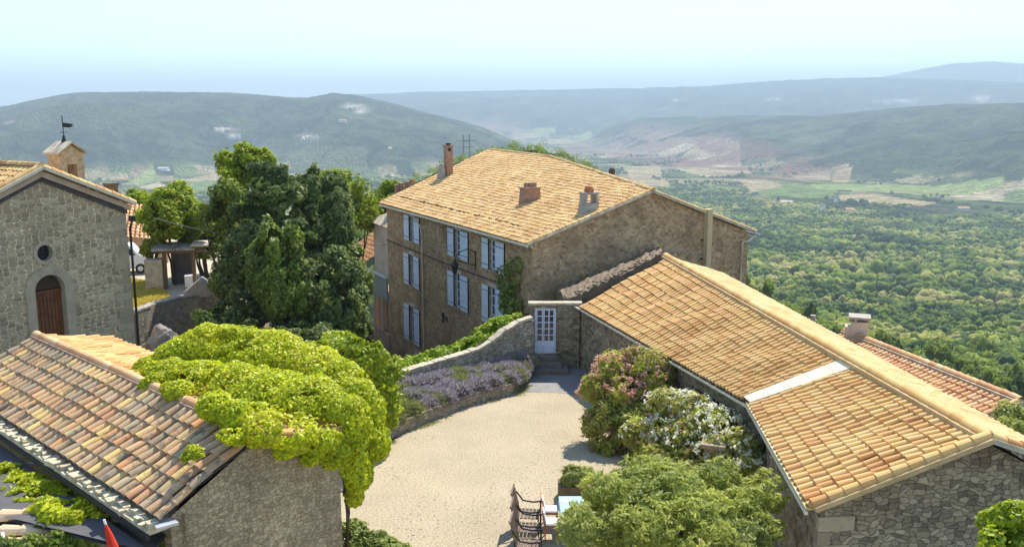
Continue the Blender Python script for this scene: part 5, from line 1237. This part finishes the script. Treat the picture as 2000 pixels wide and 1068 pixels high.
for i in range(7): bd.quad(ks[i], ks[i+1], gs[i+1], gs[i])
o = bd.build('bed_soil', plain('bed_soil', (.20, .155, .09), 1, .4, 3, .6)); tag(o, kind='structure')

# ------------------------------------------------------------------ lavender
lav = []
for i in range(30):
    s = i/29*6.7+.15; k = int(s); f_ = s-k; a = ks[min(k, 7)].lerp(ks[min(k+1, 7)], f_); b = gs[min(k, 7)].lerp(gs[min(k+1, 7)], f_)
    lav.append(a.lerp(b, .16)); 
    lav.append(a.lerp(b, .48))
    if i % 2 == 1: lav.append(a.lerp(b, .78))
protoL = []
def lav_proto(green, label):
    r = empty('lavender_bush', (0, 0, 0), label, 'lavender', 'lavender bushes in the raised bed'); n = 1500
    d = rand_unit(n); d[:, 2] = np.abs(d[:, 2])*.9+.1; rr = rng.uniform(.35, .62, n)
    P = d*rr[:, None]*np.array([.95, .95, 1.0]); v, f = leaf_arrays(P, d, .022, 5, .25, 0)
    # orient spikes outward
    s = .017; up = d; side_ = np.cross(d, rand_unit(n)); side_ /= np.linalg.norm(side_, axis=1)[:, None]
    v = np.stack([P-side_*s, P+side_*s, P+side_*s+up*.11, P-side_*s+up*.11], 1).reshape(-1, 3)
    fastmesh('flower_spikes', v, f, LF['lavg'] if green else LF['lav'], rnd=rng.random(n), parent=r)
    n = 1100; d = rand_unit(n); d[:, 2] = np.abs(d[:, 2]); P = d*rng.uniform(.1, .45, n)[:, None]
    s = .012; side_ = np.cross(d, rand_unit(n)); side_ /= np.linalg.norm(side_, axis=1)[:, None]
    v = np.stack([P-side_*s, P+side_*s, P+side_*s+d*.16, P-side_*s+d*.16], 1).reshape(-1, 3); fastmesh('foliage', v, np.arange(4*n).reshape(n, 4), LF['lavg'], rnd=rng.random(n), parent=r)
    return r
lp = [lav_proto(False, 'purple flowering lavender bush in the raised bed by the garden wall'), lav_proto(True, 'green lavender bush hardly in flower in the raised bed')]
usedL = set()
for i, p in enumerate(lav):
    k = 1 if i % 7 in (1, 4) or i in (2, 3, 20) else 0
    o = copy_tree(lp[k]) if k in usedL else lp[k]; usedL.add(k)
    place(o, p.x, p.y, p.z-.06, random.uniform(0, 6), random.uniform(.7, 1.05)); 
# creeper along the top of the garden wall (far side) 
cr = []
for i in range(7):
    for k in range(4): q = gw[i].lerp(gw[i+1], k/4); cr.append((q+V((-.55, .45, -.10)), (.45, .45, .35)))
cr += [(p[0]+V((-.45, .5, -.35)), (.5, .5, .4)) for p in cr[::2]]
o = foliage('hedge_strip', cr, 9000, .11, LF['grass'], asp=1.8, seed=41); tag(o, 'bright green creeper strip growing just behind the garden wall coping', 'creeper')
gsx = MB()
# grassy bank between wall and facade
# ------------------------------------------------------------------ vine on the nearest building
def B_(px, py, Y, rx, rz=None, ry=None): return (atY(px, py, Y), (rx, ry or rx, rz or rx*.8))
vb = [B_(425, 792, 17.3, .42, .3), B_(470, 815, 16.9, .5, .36), B_(520, 838, 16.6, .55, .38), B_(572, 850, 16.9, .52, .38), B_(622, 862, 17.5, .5, .4), B_(560, 880, 16.7, .3, .2), B_(610, 890, 17.3, .26, .2), B_(655, 880, 18, .4, .4), B_(455, 852, 16.2, .3, .2), B_(350, 762, 18.9, .4, .25), B_(310, 720, 21.5, .7, .35), B_(365, 700, 21.8, .85, .6), B_(420, 690, 22.0, 1.0, .75), B_(480, 700, 21.8, 1.0, .8), B_(540, 710, 21.5, 1.0, .8), B_(600, 735, 21, 1.0, .8), B_(655, 765, 20.4, .95, .8), B_(690, 800, 19.6, .75, .8),
      B_(330, 730, 20.6, .6, .4), B_(390, 745, 20.2, .9, .5), B_(460, 760, 19.6, 1.0, .6), B_(530, 780, 19.2, 1.0, .65), B_(600, 800, 18.8, .95, .75), B_(660, 830, 18.5, .75, .8),
      B_(440, 815, 18.2, .45, .4), B_(490, 830, 17.9, .6, .45), B_(550, 838, 17.8, .7, .5), B_(610, 850, 17.8, .6, .5), B_(685, 870, 18.3, .42, .6), B_(692, 920, 18.4, .33, .5), B_(688, 960, 18.5, .22, .35), B_(425, 850, 17.4, .28, .25), B_(300, 752, 19.8, .35, .25)]
vine = empty('vine', atY(690, 1060, 18.3), 'large bright lime green vine smothering the ridge and far slope of the nearest building', 'vine')
vb += [B_(700, 895, 18.9, .35, .45), B_(702, 930, 18.9, .28, .35), B_(692, 965, 18.8, .2, .28), B_(640, 900, 17.9, .28, .2), B_(675, 910, 18.2, .25, .3), B_(728, 860, 19.2, .45, .5)]
foliage('foliage', vb, 95000, .062, LF['vine'], vine, asp=1.25, thick=.3, rough=.12, jit=.7, seed=51, droop=.25, hole=.14, puff=3.5)
m = MB(); m.tube([atY(676, 1075, 18.45), atY(680, 1000, 18.4), atY(672, 930, 18.4), atY(650, 860, 18.6), atY(560, 800, 19)], [.06, .05, .045, .04, .03], 7); m.build('stem', M['bark'], vine, smooth=True)
# darker round shrub behind it
sb = [B_(665, 720, 31.2, 1.5, 1.1), B_(725, 735, 31.0, 1.3, 1.1), B_(690, 770, 30.8, 1.5, 1.2), B_(745, 775, 31, .95, .9), B_(620, 715, 30, 1.1, .8), B_(720, 812, 30.8, .95, .8), B_(600, 705, 30.5, .9, .6), B_(710, 690, 29.6, .9, .6), B_(660, 690, 31.5, .9, .6)]
bush = empty('round_bush', V((-5.3, 30.9, 0)), 'rounded bright green bush between the vine and the lavender bed', 'bush')
foliage('foliage', sb, 22000, .12, LF['shrubg'], bush, asp=1.5, thick=.35, rough=.25, seed=52, droop=.3); limbs('stem', (-5.3, 30.9, -.2), [atY(690, 760, 30.8), atY(720, 780, 30.6), atY(660, 740, 31.2)], .09, M['bark'], bush)
# low shrub at the bottom of the court
o = foliage('low_bush', [B_(690, 1050, 20.6, .55, .35), B_(725, 1065, 20.2, .6, .35), B_(665, 1040, 20.6, .3, .25), B_(760, 1085, 19.6, .5, .3)], 6000, .06, LF['mid'], asp=2, seed=53); tag(o, 'low green bush at the foot of the nearest gable wall', 'bush')
# creepers at the bottom left
cb2 = [(atz(px, py, 4.1), (rx, rx*.8, .22)) for px, py, rx in ((20, 935, .42), (60, 945, .45), (100, 955, .5), (140, 975, .5), (60, 975, .35), (110, 990, .5), (160, 1000, .4), (150, 1020, .25), (90, 960, .4), (-20, 930, .4), (180, 1005, .25), (30, 960, .4), (80, 975, .4), (15, 925, .4), (120, 1010, .4), (165, 985, .35), (190, 1012, .25))]
o = foliage('creeper', cb2, 26000, .05, LF['vine'], asp=2.2, seed=54, thick=.5); tag(o, 'lime green creeper spilling across the dark felt roof at the bottom left', 'creeper')
cb3 = [(atz(px, py, 3.85), (rx, rx, .25)) for px, py, rx in ((60, 1072, .28), (120, 1062, .3), (170, 1052, .28), (255, 1050, .34), (295, 1055, .28), (20, 1075, .25), (225, 1040, .2), (280, 1035, .2))]
o = foliage('creeper', cb3, 5000, .055, LF['mid'], asp=1.8, seed=55, thick=.5); tag(o, 'mid green leaves below the clay edge tiles at the bottom left corner', 'creeper')
# tufts on the old roof
for i, (px, py, rr, lab) in enumerate(((375, 885, .2, 'small yellow green weed tuft growing between the old tiles near the verge'), (360, 893, .1, 'tiny weed sprig beside the tuft on the old tiles'))):
    p = atY(px, py, 15.9); o = foliage('weed_tuft', [(p, (rr, rr, rr*.7))], 420, .035, LF['vine'], asp=2.5, seed=56+i); tag(o, lab, 'weed')
# closed red parasol
tip = atY(205, 1020, 12.2); par = empty('closed_parasol', V((tip.x+.1, tip.y, 2.0)), 'closed red parasol poking up at the bottom left below the clay tiles', 'parasol')
m = MB(); bot = tip+V((.32, .0, -1.5)); pts = [tip.lerp(bot, i/8) for i in range(9)]
m.tube(pts, [.012, .05, .075, .095, .105, .12, .13, .14, .12], 9); m.build('canopy', M['red'], par)
m = MB(); m.tube([tip+V((-.01, 0, .05)), bot, bot+V((.3, 0, -1.8))], .018, 6); m.build('pole', M['white'], par)
m = MB(); a = atz(2, 1030, 4.0); b = atz(14, 1075, 3.9); m.bar(a, b, .05, .05); o = m.build('white_pole', M['white']); tag(o, 'slim white pole at the very bottom left corner', 'pole')

n = 5200; s_ = rng.random(n)*7; k_ = s_.astype(int); f_ = (s_-k_)[:, None]; KB = np.array([tuple(p) for p in kb]); bx_ = KB[k_]*(1-f_)+KB[np.minimum(k_+1, 7)]*f_
P_ = bx_+np.stack([.12+np.abs(rng.normal(0, .16, n)), -np.abs(rng.normal(0, .12, n)), np.full(n, .03)], 1); m_ = fbm(P_[:, 0]*1.3, P_[:, 1]*1.3, 3, 44) > .5; P_ = P_[m_]; Nn = rand_unit(len(P_)); Nn[:, 2] *= .4
v, f = leaf_arrays(P_, Nn, .022, 3.0, .3, -1.2); o = fastmesh('kerb_weeds', v, f, LF['lavg'], rnd=rng.random(len(P_))); tag(o, 'thin dry weeds growing along the foot of the kerb wall', 'weeds', kind='stuff')
n = 2600; P_ = np.stack([rng.uniform(-5, 7, n), rng.uniform(22, 39, n), np.full(n, .012)], 1); m_ = fbm(P_[:, 0]*.5, P_[:, 1]*.5, 3, 45) > .52; P_ = P_[m_]; Nn = np.tile([0, 0, 1.], (len(P_), 1))
v, f = leaf_arrays(P_, Nn, .035, 1.4, .15); o = fastmesh('leaf_litter', v, f, plain('dead_leaf', (.26, .17, .08), .9, .4, 8, 0), rnd=rng.random(len(P_))); tag(o, 'scattered dead leaves on the gravel court', 'leaf litter', kind='stuff')
# ------------------------------------------------------------------ trees and oleanders
def tree(name, label, base, blobs, n, size, mat, trunkr=.25, seed=0, tops=None, asp=1.4, cat='tree', rough=.3, **kw):
    base = V(base); t_ = empty(name, base, label, cat)
    foliage('crown', blobs, n, size, mat, t_, asp=asp, thick=.45, rough=rough, seed=seed, **kw)
    tops = tops or [V(blobs[i][0]) for i in range(0, len(blobs), max(1, len(blobs)//6))][:6]
    limbs('trunk', base, [tuple(q) for q in tops], trunkr, M['bark'], t_); return t_
# cedar-like dark conifer: sprays of clumps on a tall leader
cen = atY(560, 640, 50); zt_ = atY(545, 322, 50).z; cb_l = []; rs2 = random.Random(4)
zb_ = cen.z-1.0
for i in range(120):
    s = rs2.random()**.85; z = zb_+(zt_-zb_)*s; Rr = 4.0*(1-s)**.7*(.6+.6*rs2.random())+.3; a = rs2.uniform(0, 6.28); rr_ = Rr*rs2.uniform(.55, 1)
    cb_l.append((V((cen.x+.1+rr_*math.cos(a)-.9*s+.3, cen.y+rr_*math.sin(a), z)), (rs2.uniform(.35, .85), rs2.uniform(.35, .85), rs2.uniform(.22, .5))))
for s in (.3, .5, .7): cb_l.append((V((cen.x, cen.y, zb_+(zt_-zb_)*s)), (1.5*(1.1-s), 1.5*(1.1-s), 2.2)))
tree('cedar_tree', 'tall dark blue green conifer standing between the chapel and the brown house', (cen.x, cen.y, -4.2), cb_l, 50000, .15, LF['dark'], .35, 61, [(cen.x-.5, cen.y, zt_-.5)], asp=2.2, clump=.7, hole=.38, puff=9, hf=1.1)
# second leaders of the conifer group
def ycrown(label, px, py, Y, rx, rz, n, size, mat, seed, base_z=-4, nb=16, sr=(.28, .45), name='broadleaf_tree', ry=None, low=-.5, rough=.35, **kw):
    c = atY(px, py, Y); return tree(name, label, (c.x, c.y, base_z), sub_blobs(tuple(c), (rx, ry or rx, rz), nb, sr, seed, low), n, size, mat, .22, seed, rough=rough, **kw)
ycrown('dark conifer with a broken top just right of the tallest conifer', 625, 425, 53, 1.9, 3.3, 13000, .15, LF['dark'], 62, nb=20, name='cedar_tree', asp=2.2)
ycrown('dense dark evergreen mass at the foot of the tall conifer, left side', 475, 575, 47.5, 1.5, 3.3, 13000, .14, LF['dark'], 63, nb=18, name='cedar_tree', asp=1.8)
ycrown('dark evergreen at the foot of the tall conifer, right side', 640, 590, 46.5, 2.0, 3.0, 14000, .15, LF['dark'], 64, nb=18, name='cedar_tree', asp=1.8)
ycrown('glossy mid green laurel tree in front of the dark conifer', 545, 545, 44.5, 1.7, 3.2, 15000, .15, LF['mid'], 65, nb=14, name='laurel_tree')
ycrown('yellow green tree top rising above and behind the dark conifer', 480, 335, 64, 2.2, 1.9, 7000, .2, LF['light'], 66, nb=13, base_z=-6)
ycrown('light green tree between the white van and the dark conifer', 345, 425, 58, 2.5, 2.1, 13000, .18, LF['light'], 67, nb=15, base_z=-3)
ycrown('olive green tree with golden tips left of the dark conifer', 440, 420, 55, 1.9, 2.4, 11000, .18, LF['mid'], 68, nb=14, base_z=-3)
ycrown('broad sunlit green tree between the conifer and the brown house', 680, 405, 72, 3.3, 3.0, 14000, .2, LF['light'], 69, nb=17, base_z=-8)
ycrown('shaded green tree in front of the peach side building', 690, 590, 58, 1.3, 3.0, 9000, .16, LF['mid'], 70, nb=13, base_z=-8)
ycrown('bluish green tree leaning against the right of the conifer group', 655, 480, 58, 1.9, 2.4, 10000, .16, LF['mid'], 71, nb=14, base_z=-7, asp=1.8)
ycrown('small light green tree behind the pink roof by the chapel', 265, 400, 74, 2.2, 1.3, 5000, .2, LF['light'], 72, nb=10, base_z=-3)
ycrown('green bush behind the garden shelter roof', 400, 465, 60, 2.2, 1.4, 8000, .16, LF['mid'], 73, nb=12, base_z=-2)
ycrown('dark green bush in the shade at the right end of the retaining wall', 435, 640, 44, 1.5, 1.2, 8000, .13, LF['dark'], 74, nb=12, base_z=-4, name='shade_bush')
ycrown('dark green undergrowth below the conifer, nearest the vine', 560, 665, 42.5, 2.3, .9, 9000, .13, LF['dark'], 75, nb=12, base_z=-4, name='shade_bush')
ycrown('leafy green bush at the foot of the peach side building', 690, 650, 52, 1.2, .9, 6000, .13, LF['mid'], 76, nb=10, base_z=-8, name='leafy_bush')
ycrown('hazel bush seen over the shoulder of the house roof, far left verge', 765, 400, 86, 2.2, 2.4, 6000, .22, LF['light'], 77, nb=10, base_z=-10)
ycrown('pinkish leaved bush beside the chapel wall above the white van', 292, 485, 57, .9, .9, 3500, .12, LF['oleander'], 78, nb=8, base_z=.8, name='leafy_bush')
# oleanders
def oleander(name, label, blobs, n, base, fl, nf, seed, fl2=None):
    t_ = empty(name, base, label, 'oleander'); foliage('foliage', blobs, n, .085, LF['oleander'], t_, asp=3.2, thick=.5, rough=.3, seed=seed, jit=.9)
    limbs('stem', base, [tuple(V(b[0])) for b in blobs[:8]], .05, M['bark'], t_)
    for mat, cnt, sel in fl:
        bl = [blobs[i] for i in sel]; P, Nn, K = blobs_points(bl, cnt, .12, .28, .1, seed+9)
        # clustered petals
        m_ = rng.random(len(P)) < .5; P = P[m_]; Nn = Nn[m_]; k = 7
        PP = np.repeat(P, k, 0)+rng.normal(0, .045, (len(P)*k, 3))+np.repeat(Nn, k, 0)*.05; NN = np.repeat(Nn, k, 0)
        v, f = leaf_arrays(PP, NN, .075, 1.1, .9); tag(fastmesh('flowers', v, f, mat, rnd=rng.random(len(PP)), parent=t_), kind='stuff')
pkb = [B_(1245, 712, 32.5, .75, .6), B_(1195, 725, 32.2, .7, .6), B_(1280, 720, 32, .7, .6), B_(1165, 765, 31.6, .65, .65), B_(1225, 765, 31.5, .9, .7), B_(1175, 820, 31.0, .75, .7), B_(1235, 830, 30.6, .9, .8), B_(1290, 790, 31, .9, .8), B_(1190, 875, 30.4, .7, .6), B_(1250, 885, 29.8, .8, .7), B_(1270, 740, 31.6, .7, .6), B_(1310, 850, 29.6, .8, .8)]
oleander('pink_oleander', 'tall pink flowered oleander against the annex wall', pkb, 17000, V((4.3, 31.6, 0)), [(LF['pink'], 1700, [0, 1, 2, 3, 10, 4]), (LF['pink'], 260, [5, 7, 8])], None, 81)
wtb = [B_(1300, 790, 28.9, .6, .5), B_(1350, 800, 28.4, .75, .6), B_(1400, 830, 27.2, .75, .6), B_(1445, 872, 26.0, .6, .55), B_(1300, 850, 28.2, .8, .7), B_(1355, 860, 27.4, .9, .8), B_(1410, 890, 26.2, .8, .7), B_(1290, 905, 27.4, .8, .7), B_(1360, 920, 26.4, .8, .8), B_(1250, 850, 28.9, .6, .5), B_(1465, 905, 25.3, .45, .45)]
oleander('white_oleander', 'broad white flowered oleander in front of the glazed annex door', wtb, 17000, V((5.7, 27.6, 0)), [(LF['whitef'], 2000, [0, 1, 2, 3, 4, 5, 6, 9, 10]), (LF['pink'], 160, [4, 5])], None, 82)
# olive tree
ol = []; oc = V((4.35, 21.3, 1.7))
ol = sub_blobs((4.2, 21.2, 1.75), (2.55, 2.2, 1.35), 34, (.24, .38), 91, -.35); ol += [B_(1180, 960, 21.2, .55, .5), B_(1130, 1030, 19.8, .5, .5), B_(1500, 960, 21.2, .6, .5), B_(1250, 925, 22.2, .6, .4), B_(1400, 930, 22, .6, .4)]
tree('olive_tree', 'silvery green olive tree with a wide crown at the bottom of the court', (4.3, 21.2, -.1), ol, 52000, .052, LF['olive'], .16, 91, [(3.4, 21, 2.2), (5.2, 21.6, 2.1), (4.3, 20.6, 2.4), (2.7, 21.4, 1.8), (6.0, 21, 1.7)], asp=3.6, rough=.4, jit=1.1)
tree('fig_bush', 'light green leafy bush at the bottom right corner below the stone gable', (8.9, 15.6, -1), [B_(1965, 1030, 15.6, .42, .4), B_(1995, 1010, 15.5, .4, .4), B_(1940, 1060, 15.2, .35, .35), B_(1985, 1065, 15.2, .45, .4), B_(2020, 1040, 15.4, .4, .4)], 3200, .085, LF['shrubg'], .05, 92, cat='bush')
tree('grey_shrub', 'pale green shrub beyond the near end of the rear house roof', atY(1985, 850, 27)-UP*3, [B_(1975, 815, 27.5, .5, .5), B_(1995, 840, 27, .6, .6), B_(1965, 835, 27, .35, .3)], 3000, .08, LF['olive'], .05, 93, cat='bush')

# ------------------------------------------------------------------ garden furniture
def garden_chair(label, base, face, grp):
    """wide dark framed garden armchair with slatted back; face = direction it faces"""
    base = V(base); f = V(face).normalized(); s = V((f.y, -f.x, 0)); r = empty('garden_armchair', base, label, 'chair', grp)
    m = MB()
    for k in range(8): m.bar(base+s*(-.30+.086*k)-f*.30+UP*.45, base+s*(-.30+.086*k)-f*.46+UP*1.15, .05, .025, f)
    m.bar(base-s*.36-f*.47+UP*1.17, base+s*.36-f*.47+UP*1.17, .05, .05); m.build('backrest', M['teak'], r)
    m = MB()
    for k in range(6): m.bar(base-s*.33+f*(-.28+.11*k)+UP*.44, base+s*.33+f*(-.28+.11*k)+UP*.44, .085, .03)
    m.build('seat', M['teak'], r)
    for k in (-1, 1):
        m = MB(); m.tube([base+s*.36*k-f*.40+UP*.95, base+s*.37*k-f*.2+UP*.68, base+s*.37*k+f*.1+UP*.64, base+s*.37*k+f*.36+UP*.68], .025, 6); m.build('armrest', M['iron'], r)
        for q in (-.34, .32):
            m = MB(); m.tube([base+s*.35*k+f*q, base+s*.35*k+f*q+UP*.66], .022, 6); m.build('leg', M['iron'], r)
for i, (py, lab) in enumerate(((1022, 'dark framed garden armchair, farthest of the row on the gravel'), (1050, 'dark framed garden armchair in the middle of the row on the gravel'), (1082, 'dark framed garden armchair nearest the bottom edge of the row'))):
    p = atz(1032, py+8, 0); garden_chair(lab, (p.x, p.y, 0.004), (1, -.12, 0), 'dark armchairs on the gravel')
tc_ = atz(1118, 1040, .0); tbx, tby = tc_.x, tc_.y
tbl = empty('garden_table', (tbx, tby, .004), 'garden table under a turquoise cloth beside the olive tree', 'table')
m = MB(); m.prism([V((tbx-.36, tby-.8, .74)), V((tbx+.36, tby-.8, .74)), V((tbx+.36, tby+.8, .74)), V((tbx-.36, tby+.8, .74))], V((0, 0, .03)))
m.prism([V((tbx-.37, tby-.81, .52)), V((tbx+.37, tby-.81, .52)), V((tbx+.37, tby+.81, .52)), V((tbx-.37, tby+.81, .52))], V((0, 0, .225))); m.build('tablecloth', M['turq'], tbl)
for a, b in ((-1, -1), (1, -1), (1, 1), (-1, 1)): m = MB(); m.bar(V((tbx+.3*a, tby+.7*b, .004)), V((tbx+.3*a, tby+.7*b, .52)), .05, .05); m.build('leg', M['white'], tbl)
def cush_chair(label, x, y, face, hot=False):
    r = empty('garden_chair', (x, y, .004), label, 'chair', 'white cushioned chairs round the table'); f = V(face); s = V((f.y, -f.x, 0)); b = V((x, y, 0))
    m = MB(); m.prism([b-f*.2-s*.22+UP*.42, b+f*.22-s*.22+UP*.42, b+f*.22+s*.22+UP*.42, b-f*.2+s*.22+UP*.42], UP*.04)
    for i in (-1, 1): m.bar(b-f*.21+s*.21*i+UP*.46, b-f*.28+s*.21*i+UP*.92, .035, .035, f)
    m.bar(b-f*.28-s*.22+UP*.92, b-f*.28+s*.22+UP*.92, .035, .06); m.build('frame', M['terracotta'] if hot else M['white'], r)
    for i in (-1, 1):
        for j in (-1, 1): m = MB(); m.bar(b+f*.19*i+s*.19*j, b+f*.19*i+s*.19*j+UP*.42, .035, .035); m.build('leg', M['terracotta'] if hot else M['white'], r)
    bm = MB(); bm.prism([b-f*.19-s*.21+UP*.46, b+f*.21-s*.21+UP*.46, b+f*.21+s*.21+UP*.46, b-f*.19+s*.21+UP*.46], UP*.08); bm.build('cushion', M['cushion'], r, bevel=.03)
    bm = MB(); bm.prism([b-f*.20-s*.2+UP*.52, b-f*.27-s*.2+UP*.88, b-f*.27+s*.2+UP*.88, b-f*.20+s*.2+UP*.52], f*.05); bm.build('back_cushion', M['cushion'], r, bevel=.02)
cush_chair('white cushioned chair with an orange frame, left far side of the turquoise table', tbx-.62, tby+.5, (1, 0, 0), True)
cush_chair('white cushioned chair with an orange frame, left near side of the turquoise table', tbx-.62, tby-.32, (1, 0, 0), True)
cush_chair('white chair on the right far side of the turquoise table', tbx+.62, tby+.55, (-1, 0, 0))
cush_chair('white chair on the right near side of the turquoise table under the olive tree', tbx+.62, tby-.2, (-1, 0, 0))
for i, (dx, dy, c_, lab) in enumerate(((-.2, .45, 'white', 'white plate at the far end of the turquoise table'), (-.2, -.3, 'white', 'white plate at the near left of the turquoise table'), (.2, .1, 'white', 'white plate on the right half of the turquoise table'))):
    m = MB(); m.lathe((tbx+dx, tby+dy, .772), [(.06, 0), (.12, .012), (.115, .016), (.05, .006)], 14); o = m.build('plate', M[c_]); tag(o, lab, 'plate')
# planter box above the table
pp = atz(1118, 972, 0); m = MB(); pbx = empty('planter', (pp.x, pp.y, .004), 'dark wooden planter box with a green bush beside the olive tree', 'planter')
m.box((pp.x, pp.y, .25), .9, .7, .5, 0); m.build('box', M['oldwood'], pbx, bevel=.02)
foliage('foliage', [((pp.x, pp.y, .7), (.45, .38, .32)), ((pp.x+.3, pp.y, .75), (.35, .3, .3))], 3500, .05, LF['olive'], pbx, asp=2.5, seed=95)

# ------------------------------------------------------------------ distant things
def utility_pole(px, py_top, Y, h, label):
    p = atY(px, py_top, Y); r = empty('utility_pole', p-UP*h, label, 'utility pole'); m = MB(); m.tube([p-UP*h, p], .35, 6); m.build('pole', M['greyrender'], r)
    m = MB(); m.bar(p+V((-3.4, 0, -3)), p+V((3.4, 0, -3)), .35, .35); m.bar(p+V((-2.4, 0, -6)), p+V((2.4, 0, -6)), .3, .3); m.build('crossarm', M['greyrender'], r)
utility_pole(917, 262, 420, 50, 'taller grey electricity pole on the slope beyond the house roof')
utility_pole(905, 264, 445, 45, 'shorter grey electricity pole left of the taller one beyond the roof')
def farmhouse(px, py, w_, h_, label, z=-190, rot=0, col=M['plaster']):
    p = atz(px, py, z); zg = float(ground(p.x, p.y)); r = empty('farmhouse', (p.x, p.y, zg), label, 'farmhouse'); p = V((p.x, p.y, zg-1))
    m = MB(); X = azv(90+rot); Y = azv(rot); l = w_/2; d = w_*.35
    m.prism([p-X*l-Y*d, p+X*l-Y*d, p+X*l+Y*d, p-X*l+Y*d], UP*(h_+1)); m.build('wall', col, r)
    m = MB(); t0 = p+UP*(h_+1); m.prism([t0-X*(l+1)-Y*(d+1), t0-X*(l+1)+Y*(d+1), t0-X*(l+1)+UP*h_*.4], X*2*(l+1)); m.build('roof', M['terracotta'] if col is not M['white'] else M['mortar'], r)
farmhouse(1535, 395, 26, 9, 'large white farmhouse in the middle of the far wood', col=M['white'])
farmhouse(1606, 410, 9, 14, 'tall narrow white house just right of the large far farmhouse', col=M['white'])
farmhouse(1632, 396, 8, 18, 'slim white tower at the edge of the far straw field', col=M['white'])
farmhouse(1660, 408, 20, 7, 'low pale farm building right of the slim far tower')
farmhouse(1508, 402, 24, 6, 'brown farm building left of the large white far farmhouse')
farmhouse(320, 336, 34, 9, 'pale farm building beside the bright green field on the left', col=M['white'])
farmhouse(205, 357, 22, 7, 'pale farmhouse above the chapel roof right slope', col=M['white'])
farmhouse(236, 349, 20, 7, 'second pale farmhouse among trees right of the bell turret')
farmhouse(672, 312, 30, 10, 'pale farmhouse among fields far behind the broad sunlit tree')
farmhouse(762, 343, 26, 9, 'small white farmhouse below the left hill near the house roof', col=M['white'])
farmhouse(1880, 405, 24, 7, 'brown farm building by the far hedge on the right')

# ------------------------------------------------------------------ air
hz = MB(); hz.box((0, 12250, 305), 60000, 30500, 1070)
hm = bpy.data.materials.new('haze'); hm.use_nodes = True; hn = hm.node_tree; hn.nodes.remove(hn.nodes['Principled BSDF'])
vp_ = hn.nodes.new('ShaderNodeVolumePrincipled'); vp_.inputs['Color'].default_value = (.72, .89, 1.0, 1); vp_.inputs['Density'].default_value = HAZE = 1.45e-4; vp_.inputs['Anisotropy'].default_value = 0.0
hn.links.new(vp_.outputs[0], hn.nodes['Material Output'].inputs['Volume'])
o = hz.build('haze', hm); tag(o, kind='stuff')
